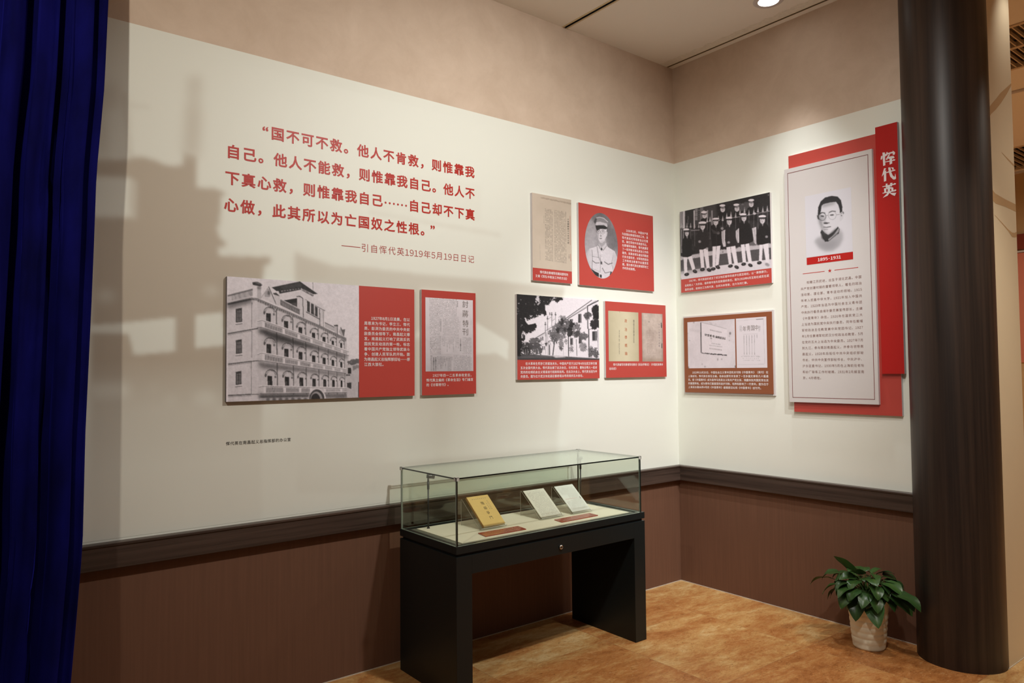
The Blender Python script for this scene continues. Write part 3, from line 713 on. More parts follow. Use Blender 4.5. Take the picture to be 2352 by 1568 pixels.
qline('“国不可不救。他人不肯救，则惟靠我', -3.079 - .07725, -1.843, 2.739, QS, QO, 'letter_red', q)
qline('自己。他人不能救，则惟靠我自己。他人不', -3.293, -1.843, 2.611, QS, QO, 'letter_red', q)
qline('下真心救，则惟靠我自己……自己却不下真', -3.297, -1.843, 2.484, QS, QO, 'letter_red', q)
qline('心做，此其所以为亡国奴之性根。”', -3.301, -2.150 + .0767, 2.355, QS, QO, 'letter_red', q)
q2 = thing('attribution_lettering', (-2.28, -0.001, 2.2), 'thin red attribution line with a date, below the red quotation', 'wall lettering')
qline('——引自恽代英1919年5月19日日记', -2.700, -1.850, 2.219, 0.0475, -0.004, 'letter_thin', q2, half=0.545)
q3 = thing('mural_caption_lettering', (-3.12, -0.001, 1.22), 'small dark grey caption lettering on the wall below the large building panel', 'wall lettering')
qline('恽代英在南昌起义总指挥部的办公室', -3.281, -2.968, 1.230, 0.0185, 0.004, 'letter_black', q3)

# ---------- panel: large building photograph
P = wall_panel('photo_panel', 'wide panel with a black and white photo of a four-storey balconied building', 'wall panel', 'L', -3.286, -2.275, 1.426, 2.013, [(523, 636), (518, 923), (952, 664), (952, 908)])
P.slab('board', P.u0, P.u1, P.v0, P.v1, 0.001, P.th, ['red', 'foam_dark'])
C2 = (500, 620, 3.7339); CB = (520, 630, 5.228)
s = P.sheet([(25, 28), (1588, 132), (15, 1522), (1588, 1475)], CB, 300, 264, 212, )
s.a += np.linspace(-6, 4, s.nv)[:, None, None]
s.poly([(15, 350), (300, 285), (372, 295), (372, 1530), (10, 1530)], 196)
s.poly([(372, 290), (600, 395), (790, 470), (1000, 560), (1130, 625), (1320, 715), (1440, 768), (1440, 900), (1485, 1180), (1440, 1490), (372, 1530)], 190)
s.poly([(20, 350), (305, 285), (312, 345), (20, 420)], 95, .9, soft=4); s.poly([(20, 350), (300, 290), (305, 312), (20, 374)], 40, .9, soft=1)
s.poly([(20, 262), (320, 182), (322, 270), (20, 348)], 186); s.line([(20, 262), (322, 182)], 16, 120); s.line([(20, 270), (322, 192)], 5, 60)
for i in range(23): x = 75 + i * 11; s.line([(x, 250 - (x - 75) * .265), (x, 320 - (x - 75) * .245)], 4, 95, .8)
s.poly([(320, 130), (420, 160), (425, 300), (320, 283)], 205); s.poly([(316, 100), (375, 95), (438, 132), (412, 152), (320, 132)], 55); s.poly([(330, 96), (380, 94), (430, 118), (400, 125)], 95)
s.poly([(372, 150), (420, 165), (420, 300), (372, 290)], 165, .8); s.ell(398, 165, 24, 20, 90, .6, soft=1)
s.poly([(420, 285), (510, 150), (600, 365), (560, 352)], 198); s.line([(510, 150), (600, 365)], 10, 90); s.line([(420, 285), (510, 152)], 7, 160); s.poly([(452, 262), (508, 170), (540, 260), (520, 285)], 130, .6, rough=2, seed=4); s.ell(512, 225, 16, 26, 60, .7, soft=1)
s.poly([(572, 235), (640, 245), (645, 380), (600, 370)], 190); s.poly([(562, 228), (620, 220), (655, 250), (640, 265), (570, 245)], 65)
s.poly([(600, 222), (905, 185), (1160, 352), (1182, 436), (868, 262), (700, 300), (640, 262)], 200); s.line([(870, 268), (1182, 438)], 9, 70)
s.poly([(625, 195), (888, 148), (900, 185), (640, 236)], 48); s.poly([(905, 170), (1050, 250), (1040, 268), (905, 195)], 80)
for i in range(7): s.poly([(660 + i * 33, 188 - i * 5.5), (682 + i * 33, 184 - i * 5.5), (682 + i * 33, 210 - i * 5.5), (660 + i * 33, 214 - i * 5.5)], 150 if i != 3 else 205, .8)
for i in range(8): s.line([(915 + i * 17, 178 + i * 9), (915 + i * 17, 196 + i * 9)], 6, 190)
s.poly([(545, 160), (885, 87), (1098, 236), (1045, 240), (900, 168), (605, 206)], 50); s.poly([(640, 150), (882, 92), (905, 150), (700, 190)], 70, .7, soft=1)
s.line([(1038, 92), (1042, 205)], 4, 70)
s.poly([(845, 268), (905, 278), (1180, 440), (1165, 650), (872, 500), (850, 420)], 194); s.line([(843, 270), (880, 262), (918, 290)], 10, 70)
s.poly([(688, 314), (850, 286), (850, 395), (800, 370)], 40); s.poly([(770, 345), (840, 340), (845, 390), (790, 370)], 85, .7); 
s.line([(918, 290), (922, 520)], 8, 60); s.line([(1118, 410), (1120, 610)], 8, 60); s.line([(1160, 425), (1165, 630)], 5, 110); s.line([(955, 450), (1118, 538)], 10, 75); s.line([(945, 300), (1110, 400)], 5, 110)
for x0, x1, y0, y1 in ((968, 1002, 318, 462), (1014, 1052, 348, 488), (1062, 1094, 378, 512)): s.poly([(x0, y0), (x1, y0 + 20), (x1, y1), (x0, y1 - 18)], 42); s.poly([(x0 + 18, y0 + 12), (x1, y0 + 22), (x1, y1), (x0 + 18, y1 - 10)], 110, .6, soft=1)
for x in (1004, 1052): s.poly([(x, 335), (x + 11, 340), (x + 11, 475), (x, 470)], 205)
s.poly([(648, 312), (880, 432), (880, 486), (648, 372)], 90); s.line([(648, 308), (882, 428)], 14, 120)
for i in range(17): x = 662 + i * 13; s.line([(x, 330 + (x - 662) * .52), (x, 370 + (x - 662) * .5)], 5, 175, .7)
s.poly([(648, 372), (880, 486), (870, 520), (640, 400)], 200)
s.line([(1180, 578), (1310, 642)], 10, 85); s.poly([(1180, 585), (1310, 648), (1310, 690), (1180, 632)], 175)
s.poly([(1290, 615), (1335, 620), (1335, 720), (1295, 700)], 180); s.poly([(1284, 605), (1335, 604), (1340, 622), (1295, 620)], 75); s.line([(1330, 625), (1330, 720)], 9, 75)
s.poly([(1345, 690), (1370, 632), (1405, 740), (1380, 735)], 165); s.line([(1370, 632), (1408, 742)], 10, 80); s.poly([(1385, 660), (1424, 658), (1408, 742)], 95)
# cornice with dentils
cor = [(300, 288), (372, 296), (600, 392), (790, 472), (950, 545), (1130, 622), (1320, 716), (1436, 768)]
s.line(cor, 12, 90, .85); s.line([(x, y + 16) for x, y in cor], 12, 60, .8); s.line([(x, y + 30) for x, y in cor[1:]], 10, 90, .5)
rr = random.Random(3)
for a, b in zip(cor[1:-1], cor[2:]):
    for i in range(16):
        t = i / 16; x = a[0] + (b[0] - a[0]) * t; y = a[1] + (b[1] - a[1]) * t; s.line([(x, y + 8), (x, y + 22 + rr.random() * 22)], 5, 50 if i % 2 else 190, .6)
# floors: shadow below balconies, windows, pediments
xs = [505, 715, 885, 1042, 1168, 1273, 1374]
def lerp(xq, pts): return float(np.interp(xq, [a for a, _ in pts], [b for _, b in pts]))
fl = [[(505, 520), (715, 608), (885, 678), (1042, 740), (1168, 785), (1273, 828), (1374, 850)], [(505, 892), (715, 945), (885, 980), (1042, 1020), (1168, 1044), (1273, 1068), (1374, 1090)], [(515, 1278), (720, 1285), (893, 1292), (1045, 1302), (1173, 1308), (1278, 1312), (1376, 1316)]]
for px_ in (600, 795, 948, 1100, 1215, 1318, 1412):
    y0 = lerp(px_, cor) + 25; s.line([(px_, y0), (px_ + 5, 1440)], max(5, 14 - (px_ - 600) * .009), 70, .75); s.line([(px_ - 16, y0), (px_ - 12, 1440)], 9, 212, .6)
s.poly([(372, 668), (432, 655), (1462, 985), (1400, 1002), (1100, 905), (800, 850), (600, 790), (480, 740), (400, 700)], 42, .9, soft=4)
s.poly([(400, 690), (700, 760), (720, 860), (560, 800)], 60, .55, soft=7)
s.poly([(372, 1052), (1465, 1200), (1420, 1222), (900, 1165), (600, 1140), (400, 1120)], 70, .8, soft=4)
s.poly([(372, 1445), (1470, 1425), (1440, 1480), (400, 1500)], 75, .75, soft=3)
for r_, row in enumerate(fl):
    for i, (x, y) in enumerate(row):
        hw = 29 - i * 2.7; hh = (54, 58, 62)[r_] - i * 2.2 * (1 if r_ else 1.6)
        s.poly([(x - hw - 9, y - hh - 4), (x + hw + 7, y - hh + 4), (x + hw + 7, y + hh), (x - hw - 9, y + hh)], 205, .9)
        s.poly([(x - hw, y - hh), (x + hw, y - hh + 6), (x + hw, y + hh), (x - hw, y + hh)], 42); s.poly([(x - hw + 6, y - 5), (x, y), (x, y + hh), (x - hw + 6, y + hh)], 95, .6)
        k_ = hw / 29
        s.arc(x + 14 * k_, y - hh - 4, 62 * k_, 62 * k_, math.pi * 1.02, math.pi * 1.98, 24 * k_, 62, .85)
        s.arc(x + 22 * k_, y - hh + 6, 56 * k_, 60 * k_, math.pi * 1.25, math.pi * 1.97, 10 * k_, 175, .9); s.arc(x + 4 * k_, y - hh - 2, 50 * k_, 56 * k_, math.pi * 1.05, math.pi * 1.55, 9 * k_, 208, .9)
        s.ell(x - 50 * k_, y - hh - 2, 13 * k_, 20 * k_, 75, .85); s.ell(x + 66 * k_, y - hh + 16, 12 * k_, 16 * k_, 85, .8)
def balcony(top, bot, posts, dens, gap=None):
    s.poly(top + bot[::-1], 188)
    for x in np.arange(top[0][0] + 95, top[-1][0], dens):
        if gap and gap[0] < x < gap[1]: continue
        a = lerp(x, top) + 14; b = lerp(x, bot) - 12; s.line([(x, a + 8), (x, b - 4)], dens * .5, 62, .8 if x < 1000 else .45)
    for x in posts: s.poly([(x - 12, lerp(x, top)), (x + 16, lerp(x, top) + 5), (x + 16, lerp(x, bot)), (x - 12, lerp(x, bot))], 205)
    s.line(top, 9, 212); s.line([(a, b + 10) for a, b in top], 5, 80, .8); s.line(bot, 9, 95, .8)
balcony([(372, 558), (430, 545), (1466, 920)], [(372, 640), (430, 640), (1466, 975)], (440, 685, 865, 1018, 1165, 1275, 1380, 1455), 15)
balcony([(370, 955), (415, 936), (1480, 1142)], [(372, 1040), (415, 1036), (1472, 1192)], (440, 685, 865, 1018, 1165, 1275, 1375, 1468), 15)
balcony([(380, 1345), (430, 1334), (1040, 1350), (1480, 1360)], [(390, 1432), (430, 1434), (1040, 1424), (1475, 1415)], (450, 690, 875, 1010, 1170, 1370, 1470), 16, (1000, 1150))
s.ell(1078, 1500, 110, 140, 200); s.ell(1078, 1500, 92, 122, 70); s.ell(1072, 1510, 74, 104, 150); s.ell(1062, 1515, 58, 88, 48)
s.poly([(375, 1440), (1010, 1434), (1000, 1475), (400, 1500)], 60, .6, soft=3); s.poly([(390, 1485), (980, 1470), (975, 1500), (390, 1520)], 170, .8)
for i in range(7): x = 490 + i * 75; s.ell(x, 1500, 22, 20, 70, .7, soft=1)
for cx, cy, w_, h_ in ((152, 495, 74, 168), (148, 870, 72, 168), (140, 1245, 68, 160)):
    s.poly([(cx - w_ / 2, cy - h_ / 2 + 8), (cx + w_ / 2, cy - h_ / 2 - 6), (cx + w_ / 2, cy + h_ / 2 - 5), (cx - w_ / 2, cy + h_ / 2 + 5)], 58); s.poly([(cx - 20, cy - h_ / 2 + 30), (cx + 24, cy - h_ / 2 + 20), (cx + 26, cy + h_ / 2 - 15), (cx - 22, cy + h_ / 2 - 8)], 120, .8)
    s.line([(cx, cy - h_ / 2), (cx, cy + h_ / 2)], 7, 55); s.line([(cx - 30, cy - 25), (cx + 30, cy - 30)], 5, 60); s.line([(cx - 30, cy + 28), (cx + 30, cy + 24)], 5, 60)
    s.poly([(cx - 46, cy + h_ / 2 + 6), (cx + 48, cy + h_ / 2 - 4), (cx + 44, cy + h_ / 2 + 12), (cx - 42, cy + h_ / 2 + 22)], 212); s.line([(cx - 42, cy + h_ / 2 + 26), (cx + 40, cy + h_ / 2 + 16)], 9, 60, .8)
for a, b in (((15, 716), (302, 664)), ((15, 1080), (300, 1044)), ((10, 1456), (290, 1440))): s.line([a, b], 13, 55, .85); s.line([(a[0], a[1] + 16), (b[0], b[1] + 16)], 10, 110, .5)
s.line([(302, 664), (380, 650)], 12, 60); s.line([(300, 1044), (380, 1036)], 10, 60); s.line([(290, 1440), (380, 1438)], 8, 80)
s.line([(309, 340), (302, 640)], 6, 60, .8); s.line([(306, 680), (300, 1000)], 5, 80, .8); s.line([(294, 1050), (292, 1440)], 5, 80, .8)
s.poly([(1430, 1085), (1590, 1060), (1590, 1480), (1440, 1480)], 178); s.poly([(1452, 1035), (1590, 1005), (1590, 1068), (1452, 1088)], 80, .9, rough=2, seed=8); s.poly([(1452, 1118), (1492, 1118), (1492, 1190), (1452, 1190)], 45); s.poly([(1440, 1300), (1496, 1296), (1492, 1375), (1442, 1352)], 45, .9); s.poly([(1575, 1290), (1590, 1288), (1590, 1470), (1575, 1475)], 50); s.poly([(1500, 1090), (1590, 1080), (1580, 1130), (1520, 1150)], 95, .6, rough=2, seed=9); s.poly([(1430, 1200), (1480, 1200), (1480, 1215), (1430, 1215)], 70)
s.grain(9, 7, 21); s.grain(9, 2.2, 22)
s.build('photo_print', P.place(0.0006), P.root)
P.caption(['　　1927年8月1日凌晨，在以', '周恩来为书记，李立三、恽代', '英、彭湃为委员的中共中央前', '敌委员会领导下，南昌起义爆', '发。南昌起义打响了武装反抗', '国民党反动派的第一枪，标志', '着中国共产党独立领导武装斗', '争、创建人民军队的开始。图', '为南昌起义总指挥部旧址——原', '江西大旅社。'], C2, (1253, 458), (1648, 468), (1480, 418), (1255, 808), off=0.012)

# ---------- panel: newspaper
P = wall_panel('photo_panel', 'narrow red panel with a grey newspaper page, right of the building panel', 'wall panel', 'L', -2.228, -1.859, 1.426, 2.017, [(969, 665), (969, 909), (1092, 673), (1094, 903)])
P.slab('board', P.u0, P.u1, P.v0, P.v1, 0.001, P.th, ['red', 'foam'])
CN = (960, 660, 7.843)
s = P.sheet([(133, 180), (985, 228), (140, 1512), (998, 1500)], CN, 200, 290, 212)
s.a -= np.linspace(0, 30, s.nv)[:, None, None]; s.grain(8, 30, 3)
s.poly([(225, 1210), (600, 1215), (600, 1510), (225, 1510)], 165, .5, soft=6)
marks(s, 205, 700, 195, 520, 22, 22, 95, .75, .86, seed=1); marks(s, 210, 400, 535, 860, 8, 24, 95, .75, .86, seed=2); marks(s, 445, 735, 540, 865, 13, 24, 100, .7, .86, seed=3)
marks(s, 215, 415, 880, 1200, 9, 24, 85, .85, .88, seed=4); marks(s, 800, 965, 890, 1195, 8, 24, 100, .7, .86, seed=6); marks(s, 640, 970, 1215, 1500, 15, 24, 95, .8, .88, seed=7)
r6 = np.random.default_rng(6); ln = r6.integers(2, 22, 14); marks(s, 425, 740, 885, 1200, 14, 24, 100, .7, .9, seed=5, skip=lambda i, j: j > ln[i])
ln2 = r6.integers(6, 24, 12); marks(s, 345, 625, 1240, 1500, 12, 22, 75, .85, .9, seed=8, skip=lambda i, j: j > ln2[i]); marks(s, 225, 260, 1220, 1505, 2, 20, 60, .9, .95, seed=9)
marks(s, 265, 340, 1255, 1500, 2, 11, 45, .9, 1, wd=.6, ht=.75, seed=10); marks(s, 395, 430, 560, 800, 1, 12, 85, .8, 1, wd=.7, ht=.7, seed=11); marks(s, 750, 785, 915, 1140, 1, 12, 85, .8, 1, wd=.7, ht=.7, seed=12); marks(s, 695, 725, 245, 350, 1, 6, 85, .8, 1, wd=.7, ht=.7, seed=13); marks(s, 742, 765, 600, 760, 1, 10, 130, .7, 1, seed=14); marks(s, 945, 965, 570, 690, 1, 9, 150, .7, 1, seed=15)
for y in (527, 872, 1205): s.line([(215, y), (740, y + 4)], 4, 150, .6)
s.build('newspaper_print', P.place(0.0006), P.root)
k = Ink(); g = P.at((853, 303), (853, 473), (857, 645), (853, 795), crop=CN)
for ch, (u, v) in zip('討蔣特刊', g): k.glyph(ch, u, v, 0.043, 0.004, sx=1.05)
k.build('newspaper_title', 'ink_grey', P.place(0.0010), P.root)
P.caption(['　　1927年四一二反革命政变后，', '恽代英主编的《革命生活》专门编发', '的《讨蒋特刊》。'], C2, (1787, 945), (2192, 938), (1950, 903), (1860, 986), off=0.012)

# ---------- panel: article page
P = wall_panel('photo_panel', 'tall narrow panel with a beige text page, left of the officer portrait', 'wall panel', 'L', -1.418, -1.082, 2.125, 2.680, [(1222, 442), (1223, 645), (1312.5, 459), (1313.5, 650)])
P.slab('board', P.u0, P.u1, P.v0, P.v1, 0.001, P.th, ['red', 'foam'])
CP = (1210, 435, 7.1304)
s = P.sheet([(86, 45), (733, 172), (92, 1275), (740, 1350)], CP, 130, 240, (200, 186, 170), )
s.a -= (np.linspace(0, 14, s.nu)[None, :, None]); s.grain(6, 40, 2)
s.poly([(230, 125), (735, 225), (735, 245), (230, 140)], (120, 105, 90), .45, soft=1, rough=1, seed=3)
INK = (95, 88, 82)
for i in range(16):
    if i == 6: continue
    x0 = 300 + i * 22; y0 = 310 + i * 3.6 + (35 if i in (5, 14) else 0); y1 = 1165 + i * 2.8
    marks(s, x0, x0 + 20, y0, y1, 1, 46, INK, .8, .88, wd=.62, seed=30 + i)
marks(s, 664, 698, 470, 890, 1, 11, (85, 78, 72), .85, 1, wd=.75, ht=.75, seed=51); marks(s, 684, 702, 1055, 1130, 1, 4, (95, 85, 80), .8, 1, wd=.8, ht=.7, seed=52); marks(s, 274, 292, 430, 560, 1, 8, (110, 100, 92), .7, 1, seed=53)
s.line([(711, 432), (714, 905)], 5, (150, 60, 50), .9); s.line([(716, 1050), (718, 1170)], 5, (150, 60, 50), .9); s.line([(213, 900), (216, 1165)], 5, (150, 140, 128), .6)
s.build('page_print', P.place(0.0006), P.root, tone=(1, 1, 1), gain=1.08)
C3 = (1170, 420, 3.2667)
P.caption(['　　恽代英在黄埔军校期间撰写的', '文章《军队中政治工作的方法》'], CP, (135, 1408), (675, 1472), (440, 1375), (395, 1440), off=0.012, full=1)

# ---------- panel: officer portrait
P = wall_panel('photo_panel', 'red panel with an oval portrait of a man in uniform and peaked cap', 'wall panel', 'L', -1.016, -0.272, 2.123, 2.673, [(1328, 463), (1331, 655), (1499, 497), (1502.5, 668)])
P.slab('board', P.u0, P.u1, P.v0, P.v1, 0.001, P.th, ['red', 'foam'])
CO = (1330, 470, 8.709)
s = P.sheet([(115, 130), (783, 200), (115, 1445), (783, 1510)], CO, 130, 200, 125, )
s.a += (fnoise(s.nv, s.nu, 40, 9)[..., None] - .5) * 90
s.poly([(110, 480), (330, 480), (360, 860), (110, 1000)], 165, .7, soft=8); s.poly([(560, 420), (790, 480), (790, 950), (640, 900), (540, 700)], 85, .6, soft=8); s.poly([(250, 150), (600, 150), (640, 330), (230, 320)], 80, .5, soft=8)
# tunic
s.poly([(170, 1060), (210, 880), (370, 830), (400, 790), (550, 790), (590, 850), (720, 930), (770, 1060), (770, 1250), (660, 1420), (500, 1500), (380, 1450), (240, 1280)], 190)
s.poly([(110, 1020), (190, 900), (260, 900), (270, 1290), (200, 1230)], 178, .8, soft=2); s.poly([(690, 940), (780, 1050), (760, 1200), (680, 1330)], 172, .8, soft=2)
s.line([(262, 900), (275, 1060), (262, 1290)], 12, 115, .8); s.line([(690, 1010), (660, 1170), (690, 1300)], 10, 130, .7); s.line([(365, 840), (400, 1050), (470, 1200)], 26, 140, .7); s.line([(440, 1000), (430, 1360)], 7, 110, .8)
s.line([(270, 1035), (400, 1055)], 8, 90, .8); s.line([(270, 1120), (335, 1168), (415, 1165)], 12, 55, .9); s.line([(510, 1140), (590, 1195), (680, 1165)], 13, 50, .9); s.line([(270, 1280), (420, 1345)], 7, 110, .7); s.line([(455, 1235), (530, 1370), (650, 1340)], 12, 70, .8); s.ell(452, 1165, 20, 28, 55, .85, soft=1)
for y in (970, 1065, 1250): s.ell(465, y, 12, 13, 215, .9)
s.poly([(235, 1275), (330, 1340), (420, 1380), (420, 1465), (330, 1410)], 42); s.poly([(640, 1340), (670, 1340), (650, 1420), (620, 1410)], 60); s.poly([(405, 1370), (475, 1395), (475, 1480), (405, 1465)], 200); s.poly([(422, 1395), (462, 1405), (462, 1470), (422, 1455)], 55)
# neck, face, cap
s.poly([(395, 740), (545, 700), (555, 790), (500, 850), (450, 860), (400, 800)], 150); s.poly([(385, 790), (445, 900), (470, 860), (400, 780)], 168); s.poly([(560, 780), (495, 915), (455, 860), (545, 760)], 182); s.line([(388, 800), (442, 905), (455, 870), (490, 915), (562, 815)], 8, 70, .85); s.poly([(440, 880), (458, 850), (475, 890), (455, 925)], 50)
s.poly([(355, 480), (560, 480), (548, 640), (520, 720), (470, 765), (430, 755), (385, 680), (360, 580)], 192); s.poly([(355, 490), (385, 490), (405, 690), (385, 690), (360, 580)], 130, .7, soft=2)
s.poly([(548, 540), (575, 545), (565, 630), (545, 640)], 178); s.poly([(335, 480), (356, 500), (358, 560), (340, 530)], 120)
s.poly([(330, 410), (350, 390), (560, 430), (575, 470), (540, 490), (440, 480), (360, 510), (340, 470)], 42); s.poly([(345, 470), (400, 470), (360, 520)], 45)
s.poly([(340, 330), (420, 335), (560, 370), (575, 420), (565, 450), (500, 400), (340, 410)], 178)
s.poly([(295, 330), (330, 265), (400, 245), (500, 265), (580, 340), (595, 400), (560, 375), (420, 335), (340, 345), (320, 370)], 125); s.poly([(295, 330), (330, 265), (360, 262), (345, 350), (325, 380)], 62, .9, soft=1); s.line([(345, 262), (410, 245), (500, 268), (585, 345)], 13, 205, .8)
s.arc(395, 538, 34, 36, 0, 6.28, 6, 95, .9); s.arc(480, 545, 36, 36, 0, 6.28, 6, 105, .9); s.line([(430, 540), (446, 545)], 6, 90); s.line([(515, 540), (550, 535)], 5, 120)
s.line([(375, 515), (405, 500), (425, 510)], 9, 70, .8); s.line([(455, 510), (480, 500), (505, 512)], 9, 70, .8); s.ell(398, 535, 14, 7, 75, .9); s.ell(482, 540, 15, 8, 60, .9)
s.poly([(430, 560), (445, 570), (455, 620), (425, 620)], 165, .8); s.ell(440, 625, 20, 8, 75, .9); s.ell(438, 672, 26, 8, 70, .9); s.ell(440, 690, 18, 6, 150, .7); s.poly([(420, 730), (470, 765), (540, 680), (545, 640), (500, 720)], 140, .5, soft=2)
s.grain(8, 4, 5)
s.build('portrait_print', P.place(0.0006), P.root, oval=True)
P.caption(['　　1926年3月，中国共产党', '为加强在黄埔军校的工作，派', '恽代英担任军校政治主任教', '官，兼任军校中共党团书记。', '在黄埔军校期间，恽代英撰写', '了一系列有关军队政治工作的', '著作，就革命军队建设问题进', '行多方面论述，对军校的政治', '工作和政治教育作出重要贡', '献。图为恽代英在黄埔军校工', '作时的戎装照。'], C3, (846, 383), (1040, 408), (950, 370), (895, 643), off=0.012)

# ---------- panel: street photograph
P = wall_panel('photo_panel', 'panel with a black and white photo of a long building behind dark trees', 'wall panel', 'L', -1.548, -0.839, 1.502, 2.030, [(1187, 675), (1188, 872), (1375, 689), (1377, 868)])
P.slab('board', P.u0, P.u1, P.v0, P.v1, 0.001, P.th, ['red', 'foam'])
CT = (1180, 670, 9.8)
s = P.sheet([(62, 55), (1910, 188), (75, 1528), (1922, 1528)], CT, 250, 200, 214)
s.poly([(1925, 170), (1925, 1480), (400, 1420), (400, 1090), (690, 920), (700, 740), (760, 600), (880, 540), (950, 560), (960, 700), (1210, 600), (1640, 310), (1780, 185)], 212)
for a, b, wd, c in (((420, 1080), (700, 915), 18, 70), ((440, 1110), (690, 955), 8, 130), ((700, 885), (1110, 640), 10, 75), ((1110, 640), (1760, 185), 16, 55), ((1210, 612), (1640, 350), 13, 50), ((1215, 590), (1850, 195), 7, 110), ((1650, 325), (1910, 195), 24, 45), ((1600, 375), (1200, 625), 8, 90)): s.line([a, b], wd, c, .9)
for x, yt in ((710, 740), (760, 610), (855, 520), (940, 520)): s.line([(x, yt), (x, yt + 260)], 14, 110, .8); s.ell(x, yt - 5, 22, 14, 70, .9); s.ell(x, yt - 40, 10, 28, 80, .9)
s.ell(812, 490, 15, 36, 100, .8); s.line([(765, 620), (850, 560)], 9, 105, .8); s.line([(865, 650), (930, 605)], 9, 105, .8); s.poly([(780, 700), (840, 660), (840, 740), (780, 780)], 225)
for x, y0, y1, wd, c in ((1225, 610, 1450, 16, 60), (1660, 330, 830, 22, 40), (1685, 830, 1470, 24, 45), (760, 640, 1420, 8, 110), (710, 900, 1400, 8, 110), (730, 900, 1180, 9, 70), (1890, 850, 1400, 9, 60)): s.line([(x, y0), (x + 8, y1)], wd, c, .85)
s.line([(1690, 845), (1910, 795)], 10, 80); s.line([(1000, 1065), (1200, 1010)], 9, 95); s.line([(600, 1190), (690, 1170)], 7, 100)
for x0, x1, y0, y1 in ((1450, 1525, 490, 690), (1765, 1875, 880, 1090), (1268, 1332, 1035, 1185), (1258, 1330, 610, 700), (1462, 1535, 990, 1155), (640, 662, 1000, 1080), (595, 622, 1020, 1095), (560, 580, 1045, 1100), (636, 660, 1215, 1290), (676, 696, 1215, 1290), (945, 975, 1110, 1155)):
    s.poly([(x0, y0 + 8), (x1, y0), (x1, y1), (x0, y1 + 6)], 50, .95); s.poly([(x0 + (x1 - x0) * .55, y0 + 5), (x1 - 4, y0 + 3), (x1 - 4, y1), (x0 + (x1 - x0) * .55, y1)], 130, .6); s.line([(x0 - 6, y1 + 18), (x1 + 14, y1 + 6)], 9, 120, .6)
s.arc(800, 1200, 30, 70, math.pi, 2 * math.pi, 8, 90); s.poly([(785, 1210), (800, 1160), (815, 1210), (815, 1420), (785, 1420)], 95); s.arc(830, 1130, 55, 30, math.pi, 2 * math.pi, 16, 80)
s.poly([(690, 1150), (760, 1140), (730, 1230)], 60)
# trees before the facade
for cx, cy, rx, ry, c, a in ((1000, 900, 190, 200, 130, .75), (920, 1000, 130, 130, 115, .7), (1120, 760, 180, 170, 110, .75), (1080, 680, 60, 90, 60, .7), (1350, 830, 170, 170, 120, .75), (1260, 900, 70, 120, 55, .85), (1300, 740, 70, 90, 60, .8), (990, 860, 50, 60, 60, .7), (1150, 850, 50, 60, 70, .7), (1420, 960, 80, 80, 80, .7), (1560, 1000, 110, 90, 105, .7), (1560, 1230, 90, 120, 130, .6), (1060, 1200, 60, 140, 120, .6), (1170, 1120, 50, 90, 130, .5), (1300, 1280, 70, 90, 130, .5), (1740, 1350, 70, 130, 100, .7), (1850, 1370, 70, 130, 95, .7), (1660, 540, 90, 90, 85, .7), (1840, 420, 90, 140, 52, .95), (1850, 560, 80, 80, 48, .9), (1820, 720, 110, 130, 60, .9), (1100, 570, 70, 50, 110, .5), (800, 910, 50, 60, 100, .6)):
    s.leafy(cx, cy, rx, ry, c - 15, min(1, a + .2), .66 if c > 80 else .74, 3.2, int(cx + cy)); s.leafy(cx + 10, cy + 12, rx * .85, ry * .85, c * .55, .8, .46, 2.6, int(cx + cy) + 7)
s.poly([(1200, 860), (1290, 860), (1270, 980), (1240, 1000), (1240, 1440), (1220, 1440), (1215, 1000)], 55, .9); s.line([(920, 1080), (875, 1430)], 24, 55, .9); s.line([(860, 1000), (900, 1180)], 18, 70, .8); s.line([(1405, 1060), (1420, 1440)], 14, 75, .8); s.line([(1110, 1060), (1115, 1420)], 7, 120, .6)
# far trees and road
for cx, cy, rx, ry, c in ((300, 1220, 140, 90, 55), (470, 1160, 120, 110, 70), (520, 1320, 120, 100, 75), (260, 1350, 120, 90, 45), (430, 1090, 70, 50, 95)): s.leafy(cx, cy, rx * 1.15, ry * 1.15, c, .95, .72, 3.0, int(cx))
for x in (200, 262, 310, 400, 440, 480, 545, 650): s.line([(x, 1290), (x + 6, 1400)], 10, 190, .6)
s.poly([(70, 1420), (400, 1405), (860, 1440), (1000, 1440), (1925, 1500), (1925, 1535), (70, 1535)], 75, soft=1); s.poly([(870, 1440), (1100, 1440), (1180, 1465), (940, 1480)], 205, .9, soft=1); s.line([(150, 1470), (860, 1455)], 7, 150, .5); s.poly([(70, 1490), (1925, 1500), (1925, 1535), (70, 1535)], 55, .7, soft=2)
# dark tree at the left
s.poly([(55, 50), (1105, 120), (1100, 205), (1040, 180), (990, 245), (940, 190), (830, 205), (800, 290), (700, 290), (740, 540), (650, 490), (500, 560), (340, 640), (270, 560), (240, 640), (330, 740), (500, 710), (500, 790), (440, 880), (320, 950), (190, 870), (240, 1000), (240, 1090), (170, 1090), (190, 1180), (150, 1300), (150, 1440), (60, 1440)], 36, 1.0, rough=2.2, seed=12)
for cx, cy, rx, ry, dn in ((545, 200, 75, 120, .62), (160, 620, 40, 60, .5), (95, 260, 30, 40, .45), (230, 150, 30, 30, .4), (480, 320, 40, 60, .45), (460, 420, 30, 60, .45), (125, 880, 50, 120, .55), (95, 500, 25, 50, .45), (640, 420, 90, 120, .42), (700, 300, 90, 70, .4), (900, 170, 120, 60, .4), (200, 1000, 60, 120, .45), (420, 560, 120, 60, .42)): s.leafy(cx, cy, rx, ry, 205, .9, dn, 3.0, int(cx * 3 + cy), .8)
